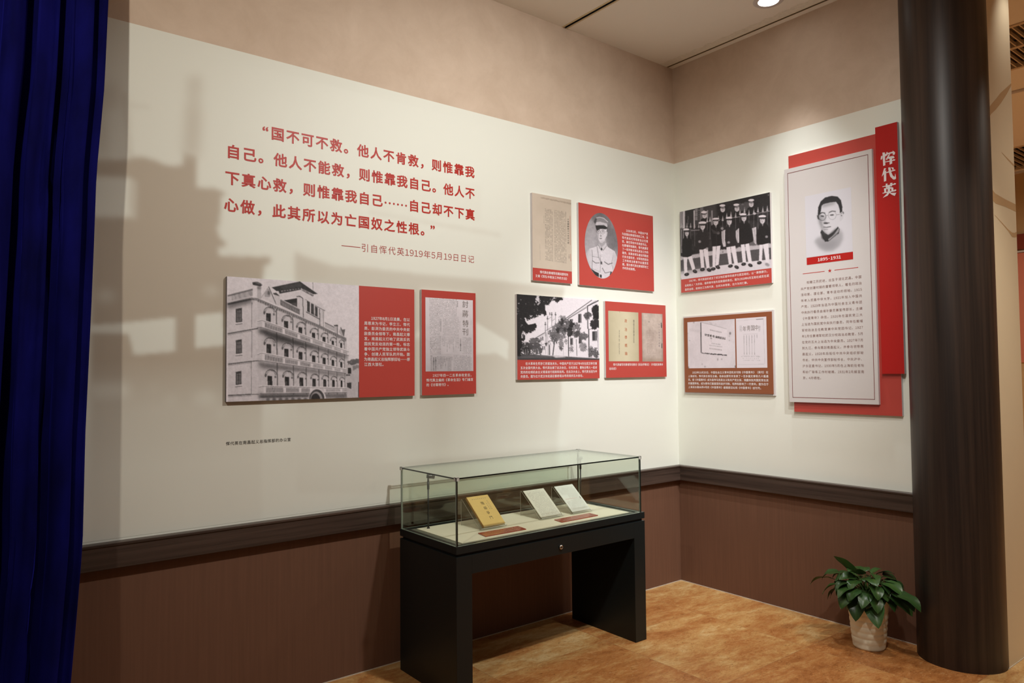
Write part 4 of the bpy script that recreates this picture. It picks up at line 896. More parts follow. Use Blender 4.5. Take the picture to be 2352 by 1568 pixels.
for cx, cy, rx, ry in ((780, 230, 70, 90), (960, 190, 80, 70), (700, 480, 60, 90), (330, 600, 80, 70), (440, 800, 90, 110), (300, 900, 80, 80), (220, 1050, 60, 90), (1040, 160, 90, 50), (640, 330, 70, 70)): s.leafy(cx, cy, rx, ry, 38, .95, .56, 3.0, int(cx + 2 * cy), .6)
s.poly([(85, 800), (150, 780), (170, 1000), (150, 1430), (75, 1430)], 34, .95); s.grain(7, 3, 6)
s.build('photo_print', P.place(0.0006), P.root)
P.caption(['　　在大革命生死存亡的紧急关头，中国共产党于1927年4月在武汉举行第', '五次全国代表大会。恽代英出席了此次会议，与毛泽东、瞿秋白等人一起对', '党内的右倾机会主义错误进行抵制和批判。在此次大会上，恽代英当选为中', '央委员。图为位于武汉市武昌区都府堤20号的党的五大会址。'], C3, (80, 1385), (657, 1386), (380, 1354), (320, 1448), off=0.012)

# ---------- panel: two textbooks
P = wall_panel('photo_panel', 'red panel with photos of two old textbooks, right of the tree photo', 'wall panel', 'L', -0.777, -0.148, 1.504, 2.027, [(1390, 691), (1392, 868), (1529, 701), (1531, 864)])
P.slab('board', P.u0, P.u1, P.v0, P.v1, 0.001, P.th, ['red', 'foam'])
CQ = (1390, 690, 8.710)
s = P.sheet([(60, 200), (663, 240), (72, 1215), (680, 1217)], CQ, 100, 160, (196, 186, 158))
s.a -= (np.abs(np.linspace(-1, 1, s.nu)) ** 2 * 22)[None, :, None]; s.grain(5, 30, 4)
marks(s, 560, 590, 385, 850, 1, 30, (85, 80, 72), .9, 1, wd=.7, ht=.75, seed=61); marks(s, 272, 294, 590, 1080, 1, 30, (85, 80, 72), .85, .9, wd=.7, ht=.75, seed=62); marks(s, 256, 268, 860, 950, 1, 8, (120, 112, 100), .7, 1, seed=63); s.line([(292, 215), (294, 245)], 5, (120, 105, 80), .7)
s.build('book_cover_print', P.place(0.0006), P.root, tone=(1, 1, 1), gain=1.08)
for ch, (u, v) in zip('政治學概論', P.at((416, 408), (416, 578), (416, 738), (418, 900), (420, 1060), crop=CQ)): k = Ink(); k.glyph(ch, u, v, 0.027, 0.008); k.build('title_character', 'ink_orange', P.place(0.0010), P.root)
s = P.sheet([(732, 245), (1148, 268), (745, 1215), (1160, 1217)], CQ, 80, 150, (178, 162, 152))
s.a += (fnoise(s.nv, s.nu, 30, 14)[..., None] - .5) * 50; s.a += (fnoise(s.nv, s.nu, 6, 15)[..., None] - .5) * 18
for x in (735, 1150): s.poly([(x - 18, 240), (x + 18, 240), (x + 18, 1220), (x - 18, 1220)], (125, 105, 92), .5, soft=3)
s.poly([(740, 1150), (1165, 1150), (1165, 1220), (740, 1220)], (140, 122, 105), .5, soft=4)
s.poly([(1115, 440), (1130, 440), (1135, 545), (1120, 545)], 45); s.poly([(1128, 855), (1142, 855), (1140, 950), (1125, 950)], 45); s.ell(880, 424, 8, 9, 70)
marks(s, 1068, 1098, 450, 930, 1, 9, (125, 115, 118), .8, 1, wd=.75, ht=.7, seed=65); marks(s, 845, 1015, 615, 980, 7, 16, (140, 122, 118), .7, .7, seed=66); marks(s, 1035, 1055, 630, 890, 1, 8, (145, 130, 125), .7, .9, seed=67)
s.line([(838, 600), (1018, 600), (1024, 1050), (846, 1050), (838, 600)], 4, (140, 122, 116), .6)
s.build('book_cover_print', P.place(0.0006), P.root, tone=(1, 1, 1), gain=1.08)
P.caption(['　　恽代英编写的黄埔军校教材《政治学概论》《中国民族革命', '运动史》'], CQ, (75, 1275), (1155, 1280), (600, 1280), (140, 1365), off=0.012, full=0)

# ---------- panel: group photograph (right wall)
P = wall_panel('photo_panel', 'panel with a black and white group photo of young men in white caps', 'wall panel', 'R', 0.064, 0.812, 2.124, 2.728, [(1560.5, 488), (1566, 672), (1766.5, 441), (1774, 649)])
P.slab('board', P.u0, P.u1, P.v0, P.v1, 0.001, P.th, ['red', 'foam'])
CG = (1555, 430, 6.2739)
s = P.sheet([(35, 365), (1328, 70), (65, 1330), (1368, 1160)], CG, 250, 230, 44)
s.a += (fnoise(s.nv, s.nu, 12, 31)[..., None] - .5) * 34
s.poly([(35, 360), (330, 290), (560, 240), (560, 520), (300, 560), (40, 600)], 70, .7, soft=3)
for x0, x1, c in ((75, 108, 205), (232, 250, 195), (372, 386, 190), (420, 440, 150), (487, 505, 150), (35, 70, 150)): s.poly([(x0, 340), (x1, 335), (x1 + 4, 600), (x0 + 4, 600)], c, .85)
s.poly([(110, 345), (230, 320), (235, 560), (115, 580)], 48); s.poly([(255, 320), (290, 312), (290, 480), (255, 480)], 135, .8); s.poly([(325, 300), (370, 290), (370, 500), (325, 500)], 120, .7)
for y in (375, 430): s.line([(255, y), (290, y - 6)], 5, 60)
marks(s, 298, 320, 320, 480, 1, 5, 150, .7, 1, seed=70); s.line([(155, 420), (158, 460), (150, 480), (160, 540)], 5, 150, .7)
s.poly([(900, 160), (1320, 90), (1330, 300), (900, 330)], 40, .6, soft=4); s.poly([(880, 230), (1040, 220), (1060, 330), (900, 340)], 95, .6, rough=3, seed=33); s.ell(935, 245, 16, 12, 120, .7, soft=1); s.ell(1310, 110, 8, 14, 150, .5)
# ledge, kerb, ground
s.poly([(50, 1000), (300, 960), (480, 920), (700, 890), (860, 870), (1050, 840), (1360, 800), (1362, 870), (860, 940), (480, 990), (50, 1060)], 178, .95, soft=1, rough=1.5, seed=35)
s.poly([(50, 1055), (480, 985), (860, 930), (1362, 865), (1365, 1040), (900, 1090), (480, 1160), (60, 1220)], 75); s.a += 0
s.poly([(60, 1215), (480, 1150), (900, 1085), (1366, 1035), (1370, 1170), (65, 1335)], 196)
s.poly([(60, 1190), (480, 1120), (520, 1200), (60, 1250)], 120, .5, soft=4); s.poly([(1040, 780), (1140, 770), (1160, 830), (1040, 850)], 110, .7, rough=2, seed=37)
s.line([(40, 615), (330, 620)], 9, 110, .8); s.line([(200, 630), (330, 618)], 8, 130)
# back row
for fx, fy, cx, cy in ((392, 408, 382, 370), (650, 318, 645, 272), (856, 308, 846, 260), (1062, 242, 1060, 192)):
    s.poly([(fx - 75, fy + 190), (fx - 55, fy + 60), (fx - 12, fy + 35), (fx + 30, fy + 35), (fx + 80, fy + 70), (fx + 90, fy + 230), (fx - 60, fy + 240)], 36)
    s.ell(fx, fy, 33, 44, 188); s.ell(fx + 8, fy - 6, 18, 8, 90, .5, soft=1); s.ell(fx - 8, fy - 8, 14, 5, 80, .6, soft=.6); s.ell(fx - 2, fy + 20, 12, 5, 95, .6, soft=.6)
    s.poly([(cx - 38, cy + 20), (cx + 42, cy + 14), (cx + 40, cy - 6), (cx - 36, cy)], 55); s.ell(cx, cy - 6, 42, 17, 205, rot=-.08); s.ell(cx, cy + 26, 36, 7, 60, .8)
for leg in ([(632, 640), (690, 612), (700, 852), (668, 858), (650, 800)], [(832, 640), (890, 585), (892, 800), (868, 800), (840, 700)], [(1078, 590), (1136, 570), (1142, 822), (1110, 800)]): s.poly(leg, 186)
for x in (660, 865, 1118): s.line([(x, 610), (x + 4, 800)], 5, 70, .8)
# fence with spear points
s.line([(700, 455), (900, 425), (1330, 340)], 8, 150, .8); s.line([(430, 500), (700, 455)], 7, 110, .7)
for x, y in ((430, 500), (470, 490), (590, 480), (652, 480), (710, 440), (770, 420), (838, 430), (900, 390), (965, 360), (1030, 395), (1100, 380), (1160, 350), (1230, 345), (1295, 330)):
    s.poly([(x - 10, y), (x, y - 78), (x + 10, y)], 185, .85); s.ell(x, y, 14, 9, 190, .9); s.ell(x, y - 22, 10, 7, 170, .8); s.line([(x, y), (x + 4, y + 260)], 8, 120, .55)
for x in (60, 140, 193, 250, 310): s.line([(x, 520), (x + 5, 850)], 7, 120, .6); s.poly([(x - 9, 575), (x, 510), (x + 9, 575)], 175, .8); s.ell(x, 578, 14, 8, 170, .8)
for x in (62, 90): s.line([(x, 620), (x + 6, 950)], 14, 165, .7)
s.ell(1110, 378, 22, 16, 180)
# front row
front = [((140, 662, 27, 46), (130, 618, 42, 22), [(75, 765), (120, 700), (172, 700), (215, 780), (215, 985), (170, 1010), (80, 1005), (70, 860)], [[(98, 1015), (152, 1012), (146, 1100), (157, 1240), (110, 1250)], [(160, 1008), (214, 988), (266, 1170), (228, 1206)]], [(145, 1255), (262, 1212)]),
 ((364, 565, 35, 50), (362, 520, 56, 26), [(275, 700), (320, 620), (430, 612), (462, 800), (432, 885), (330, 900), (290, 870), (262, 780)], [[(322, 900), (375, 900), (397, 1155), (350, 1162)], [(378, 896), (442, 872), (472, 1152), (430, 1172)]], [(370, 1186), (464, 1192)]),
 ((552, 505, 34, 46), (552, 462, 48, 20), [(480, 560), (530, 530), (592, 530), (640, 640), (632, 840), (502, 860), (488, 720)], [[(510, 856), (562, 850), (552, 1142), (515, 1156)], [(568, 850), (624, 842), (602, 1112), (556, 1136)]], [(525, 1176), (590, 1152)]),
 ((747, 495, 35, 48), (744, 447, 44, 22), [(690, 592), (730, 542), (790, 540), (842, 600), (850, 832), (710, 862), (688, 760)], [[(710, 864), (766, 856), (792, 1100), (750, 1116)], [(770, 856), (838, 842), (882, 1122), (836, 1142)]], [(772, 1134), (862, 1150)]),
 ((958, 442, 35, 48), (946, 396, 48, 24), [(892, 520), (940, 482), (1012, 490), (1052, 540), (1092, 780), (1020, 810), (900, 832), (888, 650)], [[(918, 826), (972, 820), (998, 1080), (950, 1092)], [(980, 820), (1036, 806), (1084, 1092), (1036, 1112)]], [(962, 1106), (1060, 1122)]),
 ((1226, 472, 37, 50), (1224, 422, 54, 25), [(1165, 600), (1205, 525), (1290, 522), (1332, 600), (1328, 800), (1200, 830), (1148, 800)], [[(1190, 826), (1236, 826), (1226, 1066), (1184, 1076)], [(1240, 822), (1316, 806), (1338, 1086), (1290, 1096)]], [(1190, 1086), (1305, 1112)])]
for i, ((fx, fy, fa, fb), (cx, cy, ca, cb), coat, legs, shoes) in enumerate(front):
    s.poly(coat, 34 + (i in (1, 3)) * 8)
    for l in legs: s.poly(l, 206)
    for j, (sx, sy) in enumerate(shoes): s.ell(sx, sy, 36, 24, 42 if (i, j) != (5, 1) else 150, rot=.45 if j else -.2); s.ell(sx - 4, sy - 6, 14, 7, 110, .6, rot=.4)
    s.ell(fx, fy, fa, fb, 192); s.poly([(fx - fa, fy), (fx - fa * .4, fy - 10), (fx - fa * .5, fy + fb * .8), (fx - fa * .8, fy + fb * .5)], 125, .55, soft=1)
    s.line([(fx - 20, fy - 10), (fx - 6, fy - 8)], 7, 70, .8); s.line([(fx + 8, fy - 8), (fx + 22, fy - 12)], 7, 70, .8); s.ell(fx + 1, fy + 10, 6, 9, 140, .6); s.line([(fx - 9, fy + 26), (fx + 11, fy + 24)], 6, 85, .8)
    s.poly([(cx - ca * .9, cy + cb * 1.2), (cx + ca * .9, cy + cb), (cx + ca * .95, cy), (cx - ca * .95, cy)], 48); s.ell(cx, cy - cb * .15, ca, cb * .8, 208, rot=-.06); s.poly([(cx - ca * .8, cy + cb * .4), (cx + ca * .85, cy + cb * .25), (cx + ca * .8, cy + cb * 1.3), (cx - ca * .75, cy + cb * 1.4)], 50)
    s.poly([(fx - 10, fy + fb), (fx + 16, fy + fb - 4), (fx + 6, fy + fb + 40)], 185, .7)
for x, y in ((325, 785), (432, 885), (590, 660), (742, 795), (1290, 710), (645, 595)): s.ell(x, y, 20, 18, 150, .85, soft=.6)
s.poly([(480, 590), (560, 640), (610, 650), (605, 670), (520, 670)], 60, .8); s.line([(742, 560), (748, 770)], 4, 75, .6); s.line([(560, 545), (570, 840)], 5, 75, .5)
s.grain(6, 2.5, 41)
s.build('photo_print', P.place(0.0006), P.root)
P.caption(['　　1917年，恽代英组织成立了武汉地区最早的进步社团互助社，以“群策群力，', '自助助人”为宗旨，倡导青年担负起救国的责任。图为1918年6月互助社成员在武', '昌的合影，前排左三为恽代英，左四为林育南，左六为刘仁静。'], CG, (120, 1413), (1335, 1275), (700, 1285), (560, 1425), off=0.012)

# ---------- panel: plaque and magazine (right wall)
P = wall_panel('photo_panel', 'brown panel with pictures of a stone plaque and a magazine cover', 'wall panel', 'R', 0.071, 0.815, 1.378, 1.946, [(1568, 727), (1570, 905), (1775, 711), (1780, 907)])
P.slab('board', P.u0, P.u1, P.v0, P.v1, 0.001, 0.012, ['panel_white', 'foam']); P.slab('brown_board', P.u0 + .012, P.u1 - .012, P.v0 + .011, P.v1 - .011, 0.012, P.th, ['panel_brown', 'panel_brown'])
CW = (1570, 715, 10.814)
s = P.sheet([(100, 270), (1285, 182), (122, 1415), (1305, 1395)], CW, 150, 130, 198)
s.a += (fnoise(s.nv, s.nu, 40, 51)[..., None] - .5) * 26
s.poly([(450, 270), (1090, 432), (1092, 1075), (455, 1030)], 205); s.poly([(430, 270), (455, 270), (458, 1030), (435, 1020)], 70); s.line([(450, 270), (700, 325), (1085, 432)], 9, 120, .7)
s.poly([(455, 1020), (700, 1040), (1092, 1070), (1080, 1096), (800, 1070), (640, 1056), (465, 1036)], 38, 1, rough=.8, seed=4)
for x, y, rx, ry, c in ((1170, 540, 22, 34, 80), (1150, 610, 12, 10, 110), (1150, 715, 10, 16, 120), (265, 275, 10, 18, 90), (157, 722, 8, 16, 90), (860, 1190, 12, 30, 110), (958, 1180, 14, 12, 100), (1300, 1360, 14, 30, 60), (540, 1370, 16, 20, 120), (470, 1310, 12, 18, 140), (125, 1400, 14, 30, 90), (690, 660, 22, 8, 60), (708, 672, 8, 12, 50), (700, 735, 8, 8, 90), (112, 545, 6, 8, 110)): s.ell(x, y, rx, ry, c, .75, soft=1)
s.poly([(150, 430), (420, 470), (420, 520), (150, 470)], 170, .5, soft=3); s.poly([(560, 240), (860, 320), (850, 340), (600, 275)], 165, .5, rough=2, seed=6)
def skewmarks(x0, y0, x1, y1, n, sz, c, a, seed):
    r = np.random.default_rng(seed)
    for i in range(n):
        t = (i + .5) / n; x = x0 + (x1 - x0) * t; y = y0 + (y1 - y0) * t; h = sz * r.uniform(.7, 1.1) / 2; wv = (x1 - x0) / n * .55 / 2; s.poly([(x - wv, y - h), (x + wv, y - h), (x + wv, y + h), (x - wv, y + h)], c, a * r.uniform(.5, 1))
skewmarks(665, 455, 965, 520, 9, 34, 95, .8, 1); skewmarks(700, 785, 930, 820, 8, 28, 110, .8, 2); skewmarks(640, 835, 975, 878, 11, 28, 110, .7, 3); skewmarks(650, 915, 965, 955, 11, 28, 100, .8, 4)
s.grain(4, 3, 52)
s.build('plaque_print', P.place(0.0006), P.root)
k = Ink(); pts = [(536, 575), (578, 583), (632, 592), (690, 603), (752, 613), (788, 622), (828, 632), (880, 640), (932, 652), (984, 660), (1034, 668)]
for ch, (u, v) in zip('《中国青年》编辑部旧址', P.at(*pts, crop=CW)): k.glyph(ch, u, v, 0.0185, 0.015)
k.build('plaque_text', 'ink_black', P.place(0.0010), P.root)
s = P.sheet([(1310, 180), (2055, 125), (1340, 1395), (2092, 1382)], CW, 100, 140, 204)
s.line([(1810, 195), (1985, 182)], 12, 70, .9); s.line([(1340, 230), (1810, 195)], 5, 150, .6); s.line([(1985, 182), (2030, 1290)], 6, 140, .6); s.line([(2030, 1292), (1350, 1310)], 5, 150, .7); s.line([(1330, 240), (1350, 1310)], 4, 185, .6)
for i, (x, a, b) in enumerate(((1510, 590, 1060), (1575, 585, 1060), (1640, 580, 1060), (1705, 578, 1060), (1768, 572, 1060), (1828, 570, 650))):
    s.line([(x, a), (x + 10, b)], 10, 120, .45); marks(s, x - 8, x + 16, a, min(b, a + 200 + 40 * (i % 3)), 1, 16, 90, .7, .9, seed=80 + i)
    if b > 1000: marks(s, x - 4, x + 22, 1010, 1065, 1, 3, 95, .8, 1, seed=90 + i)
s.line([(1490, 560), (1850, 540)], 5, 130, .7); s.line([(1480, 1090), (1900, 1085)], 4, 150, .7)
marks(s, 1440, 1915, 1095, 1125, 24, 1, 100, .7, .85, seed=96); marks(s, 1470, 1890, 1145, 1172, 9, 1, 100, .7, 1, wd=.3, seed=97); marks(s, 1445, 1910, 1190, 1218, 22, 1, 100, .7, .8, seed=98)
for x in (1418, 1448, 1880, 1905): marks(s, x - 9, x + 9, 345, 490, 1, 14, 110, .8, 1, wd=.8, ht=.8, seed=int(x))
s.build('magazine_print', P.place(0.0006), P.root)
k = Ink()
for ch, (u, v) in zip('年靑国中', P.at((1525, 430), (1628, 415), (1730, 405), (1822, 400), crop=CW)): k.glyph(ch, u, v, 0.040, -0.002, sx=.8, rot=0.0)
k.build('magazine_title', 'ink_grey', P.place(0.0010), P.root)
C4 = (1540, 420, 3.0745)
P.caption(['　　1923年10月20日，中国社会主义青年团机关刊物《中国青年》（周刊）在', '上海创刊，恽代英任首任主编。他亲自撰写并发表了一百多篇文章和几十篇通', '讯，使《中国青年》成为宣传马克思主义和共产党主张、揭露和批判国民党右派', '的重要阵地，成为青年们最喜爱的进步刊物，培养和影响了一代青年。图为位于', '上海淡水路66弄4号的《中国青年》编辑部旧址和《中国青年》创刊号。'], C4, (124, 1363), (694, 1362), (410, 1336), (380, 1444), off=0.012)

# ---------- biography panel in three layers (right wall)
CH = (1780, 260, 2.177)
P = wall_panel('biography_panel', 'tall layered red and white biography panel with a portrait, beside the pillar', 'wall panel', 'R', 0.932, 1.498, 1.343, 2.848, [(44 / 2.177 + 1780, 285 / 2.177 + 260), (75 / 2.177 + 1780, 1444 / 2.177 + 260), (481 / 2.177 + 1780, 177 / 2.177 + 260), (522 / 2.177 + 1780, 1456 / 2.177 + 260)], th=0.040)
P.slab('back_board', 0.952, 1.619, 1.280, 2.936, 0.001, 0.020, ['red', 'foam']); P.slab('front_board', P.u0, P.u1, P.v0, P.v1, 0.020, 0.040, ['panel_white', 'foam']); P.slab('title_strip', 1.522, 1.647, 1.522, 2.967, 0.020, 0.042, ['deepred', 'foam'])
k = Ink(); a, b, c, d = P.u0 + .022, P.u1 - .022, P.v0 + .028, P.v1 - .028; t_ = .0032
k.rect(a, b, c, c + t_); k.rect(a, b, d - t_, d); k.rect(a, a + t_, c, d); k.rect(b - t_, b, c, d); k.build('border_line', 'ink_maroon', P.place(0.0005), P.root)
CF = (1830, 420, 6.533)
s = P.sheet([(110, 208), (803, 65), (150, 1122), (845, 1030)], CF, 110, 150, 206)
s.poly([(265, 880), (300, 830), (370, 800), (640, 690), (690, 760), (690, 850), (640, 950), (540, 1020), (440, 1030), (340, 985)], 160, .9, soft=3); s.poly([(280, 870), (420, 880), (600, 860), (560, 980), (400, 990)], 135, .6, soft=6)
s.poly([(352, 740), (380, 690), (470, 770), (610, 650), (640, 690), (630, 760), (470, 880), (420, 885), (370, 830)], 48); s.poly([(560, 770), (632, 670), (640, 720), (600, 780), (520, 840), (480, 870), (470, 840)], 165, .9); s.line([(480, 870), (560, 800), (625, 740), (640, 690)], 9, 60); s.line([(470, 845), (540, 790), (620, 680)], 7, 75); s.line([(362, 760), (380, 830), (420, 880)], 7, 165, .9)
s.poly([(330, 400), (370, 320), (580, 275), (640, 380), (655, 470), (640, 560), (610, 660), (540, 740), (470, 782), (420, 750), (365, 690), (330, 590), (305, 520)], 204)
s.poly([(315, 470), (345, 440), (370, 560), (400, 690), (430, 760), (380, 710), (335, 600)], 110, .8, soft=3); s.poly([(385, 720), (470, 782), (600, 670), (560, 760), (470, 800), (400, 780)], 60, .75, soft=2)
s.poly([(312, 500), (318, 370), (355, 280), (420, 220), (520, 195), (610, 205), (660, 260), (682, 360), (680, 430), (645, 455), (640, 400), (620, 330), (585, 285), (500, 295), (400, 320), (370, 345), (360, 420), (340, 480)], 46); s.poly([(370, 345), (400, 320), (500, 295), (585, 285), (560, 320), (380, 370)], 90, .5, soft=3)
s.poly([(645, 470), (690, 425), (708, 450), (690, 540), (650, 580), (640, 540)], 196); s.line([(655, 470), (692, 430), (706, 455)], 6, 90); s.ell(668, 490, 9, 9, 75); s.ell(696, 452, 8, 14, 80, .8)
s.poly([(300, 490), (325, 490), (335, 560), (310, 540)], 60)
s.poly([(330, 500), (400, 480), (428, 520), (400, 565), (345, 560)], 150, .6, soft=2)
s.arc(380, 505, 54, 60, 0, 6.28, 8, 66); s.arc(530, 485, 58, 66, 0, 6.28, 5, 130, .9); s.line([(432, 495), (474, 487)], 6, 120); s.line([(588, 480), (645, 470)], 5, 110)
s.line([(340, 470), (375, 448), (425, 455)], 13, 48, .9); s.line([(480, 445), (530, 425), (585, 428)], 12, 55, .9); s.ell(382, 500, 28, 10, 50, .9, rot=.1); s.ell(525, 482, 32, 10, 52, .9, rot=-.1)
s.poly([(415, 520), (430, 520), (430, 600), (400, 610)], 140, .6, soft=2); s.ell(435, 605, 38, 14, 58, .9); s.ell(475, 600, 18, 8, 90, .8); s.line([(398, 662), (440, 668), (512, 655)], 11, 52, .9); s.poly([(400, 690), (470, 690), (460, 706), (410, 706)], 120, .7, soft=1); s.ell(450, 740, 40, 16, 175, .5, soft=2)
s.build('portrait_print', P.place(0.0006), P.root, tone=(.985, .97, 1.0), gain=1.04)
q_ = P.region([(147, 1125), (842, 1033), (152, 1232), (847, 1145)], CF); k = Ink(); k.rect(*q_); k.build('date_band', 'deepred', P.place(0.0007), P.root)
k = Ink(); g = P.at((312, 1155), (665, 1110), crop=CF); n_ = 9; adv = (g[1, 0] - g[0, 0]) / n_
for i, ch in enumerate('1895-1931'): k.glyph(ch, g[0, 0] + adv * (i + .5), (g[0, 1] + g[1, 1]) / 2 + (.003 if ch == '-' else 0), adv * 1.55, 0.004, (0.042, -0.006), sx=.92)
for i, ch in enumerate('1895-1931'):
    if ch == '1': x_ = g[0, 0] + adv * (i + .5); vv = (g[0, 1] + g[1, 1]) / 2; k.rect(x_ - adv * .36, x_ + adv * .36, vv - adv * .60, vv - adv * .54)
k.build('date_text', 'ink_white', P.place(0.0011), P.root)
k = Ink(); g = P.at((90, 1365), (418, 1325), (565, 1310), (922, 1268), (496, 1320), crop=CF); v_ = g[:4, 1].mean(); k.rect(g[0, 0], g[1, 0], v_ - .0018, v_ + .0018); k.rect(g[2, 0], g[3, 0], v_ - .0018, v_ + .0018)
k.build('divider_line', 'ink_red', P.place(0.0005), P.root)
k = Ink(); st = [(g[4, 0] + (.0135 if i % 2 == 0 else .0054) * math.sin(i * math.pi / 5), v_ + (.0135 if i % 2 == 0 else .0054) * math.cos(i * math.pi / 5)) for i in range(10)]
k.add(st, [[9, 0, 1], [1, 2, 3], [3, 4, 5], [5, 6, 7], [7, 8, 9], [1, 3, 5, 7, 9]]); k.build('star', 'ink_red', P.place(0.0005), P.root)
P.caption(['　　祖籍江苏武进，出生于湖北武昌。中国', '共产党创建时期的重要领导人，著名的政治', '活动家、理论家、青年运动的领袖。1915', '年考入武昌中华大学。1921年加入中国共', '产党。1923年当选为中国社会主义青年团', '中央执行委员会候补委员兼宣传部长，主编', '《中国青年》杂志。1926年在国民党二大', '上当选为国民党中央执行委员，同年任黄埔', '军校政治主任教官兼中共党团书记。1927', '年1月任黄埔军校武汉分校政治总教官，5月', '在党的五大上当选为中央委员。1927年7月', '到九江，参与策划南昌起义，并参与领导南', '昌起义。1928年后担任中共中央组织部秘', '书长、中共中央宣传部秘书长，中共沪中、', '沪东区委书记。1930年5月在上海前往老怡', '和纱厂联系工作时被捕，1931年2月解至南', '京，4月牺牲。'], CH, (128, 880), (435, 850), (285, 833), (185, 1324), mat='ink_brown', name='biography_text', off=-0.002, fill=.92)
tv, tf, dep = [], [], 0.0425; CK = (2000, 280, 7.84)
for st in ([(205, 550), (250, 548), (258, 778), (220, 792)], [(172, 668), (182, 612), (208, 610), (202, 660), (182, 682)], [(250, 575), (274, 578), (272, 612), (252, 622)],
           [(262, 606), (280, 540), (297, 540), (301, 558), (394, 530), (388, 512), (434, 545), (426, 585), (392, 592), (390, 560), (300, 582), (290, 604)], [(302, 612), (330, 566), (346, 566), (318, 640), (284, 690), (268, 668)], [(318, 628), (404, 608), (426, 640), (404, 654), (310, 664)], [(336, 622), (378, 612), (383, 745), (336, 768)], [(256, 714), (400, 680), (398, 668), (440, 672), (432, 692), (262, 728)],
           [(238, 832), (273, 832), (228, 945), (194, 985)], [(232, 900), (275, 870), (277, 1060), (236, 1075)], [(272, 905), (430, 852), (444, 872), (282, 920)], [(311, 820), (352, 815), (366, 900), (396, 962), (428, 988), (440, 925), (456, 1012), (438, 1032), (404, 1036), (350, 985), (324, 905)], [(362, 815), (408, 818), (414, 848), (394, 862)],
           [(208, 1160), (410, 1112), (424, 1096), (458, 1106), (440, 1126), (212, 1172)], [(268, 1112), (301, 1108), (303, 1180), (272, 1186)], [(348, 1098), (391, 1093), (382, 1155), (350, 1162)], [(238, 1196), (276, 1190), (281, 1262), (246, 1268)], [(240, 1197), (368, 1172), (400, 1178), (400, 1194), (246, 1214)], [(366, 1174), (406, 1180), (411, 1240), (372, 1250)], [(304, 1150), (346, 1145), (350, 1262), (304, 1326), (218, 1364), (288, 1290), (306, 1240)], [(210, 1276), (340, 1248), (424, 1226), (432, 1208), (466, 1222), (446, 1244), (214, 1289)], [(336, 1248), (372, 1276), (462, 1272), (434, 1330), (380, 1308), (332, 1272)]):
    g = P.at(*st, crop=CK); area = sum(g[i][0] * g[(i + 1) % len(g)][1] - g[(i + 1) % len(g)][0] * g[i][1] for i in range(len(g))); g = g if area > 0 else g[::-1]
    bmt = bmesh.new(); f_ = bmt.faces.new([bmt.verts.new((x, y, 0)) for x, y in g]); f_.normal_update(); bmesh.ops.triangulate(bmt, faces=[f_]); bmt.verts.index_update()
    n0 = len(tv); pl_ = on_right(dep); dep += 0.00012
    tv += [tuple(np.array(pl_(v.co.x, v.co.y)) - np.array(P.loc)) for v in bmt.verts]; tf += [[v.index + n0 for v in f.verts] for f in bmt.faces]; bmt.free()
me = bpy.data.meshes.new('title_text'); me.from_pydata(tv, [], tf); me.update(); obj('title_text', me, 'ink_white', P.root)
# ------------------------------------------------------------------ display case
X0, X1, Y0, Y1 = -2.4117, -1.0945, -0.6275, -0.0950; ZT = 0.7309; ZG = 1.0535
loc = ((X0 + X1) / 2, (Y0 + Y1) / 2, 0)
t = thing('display_case', loc, 'black legged museum display case with a clear glass box holding old printed matter', 'display case')
def part(name, bm, mats, parent=None, smooth=False):
    o = put(obj(name, bm, mats, None, smooth), loc); o.parent = parent or t; return o
TH = 0.09
part('leg', newbox(X0, X0 + TH, Y0, Y1, 0, 0.682, bevel=.002), 'black'); part('leg', newbox(X1 - TH, X1, Y0, Y1, 0, 0.682, bevel=.002), 'black')
part('apron', newbox(X0 + TH, X1 - TH, Y0, Y1, 0.592, 0.682, bevel=.0015), 'black')
part('shadow_gap', newbox(X0 + .012, X1 - .012, Y0 + .012, Y1 - .012, 0.682, 0.695), 'groove')
bm = bmesh.new()
box(bm, X0, X1, Y0, Y0 + .035, .695, ZT, bevel=.0015); box(bm, X0, X1, Y1 - .035, Y1, .695, ZT, bevel=.0015); box(bm, X0, X0 + .035, Y0 + .035, Y1 - .035, .695, ZT, bevel=.0015); box(bm, X1 - .035, X1, Y0 + .035, Y1 - .035, .695, ZT, bevel=.0015)
part('top_frame', bm, 'black')
part('glass_channel', newbox(X0 + .035, X1 - .035, Y0 + .035, Y1 - .035, .695, ZT - .004), 'trough')
part('deck', newbox(X0 + .07, X1 - .075, Y0 + .055, Y1 - .055, ZT - .004, ZT, bevel=.001), 'deck')
G0, G1, H0, H1 = X0 + .004, X1 - .026, Y0 + .004, Y1 - .004; gt = 0.007
def pane(x0, x1, y0, y1, z0, z1, thin):
    bm = newbox(x0, x1, y0, y1, z0, z1)
    for f in bm.faces:
        f.normal_update(); f.material_index = 0 if abs(f.normal[thin]) > .5 else (1 if thin == 2 else 2)
    return part('glass_pane', bm, ['glass', 'glass_edge', 'glass_side'])
pane(G0, G1, H0, H0 + gt, ZT + .0002, ZG - gt - .0005, 1); pane(G0, G1, H1 - gt, H1, ZT + .0002, ZG - gt - .0005, 1)
pane(G0, G0 + gt, H0 + gt + .0005, H1 - gt - .0005, ZT + .0002, ZG - gt - .0005, 0); pane(G1 - gt, G1, H0 + gt + .0005, H1 - gt - .0005, ZT + .0002, ZG - gt - .0005, 0)
pane(G0 - .002, G1 + .002, H0 - .002, H1 + .002, ZG - gt, ZG, 2)
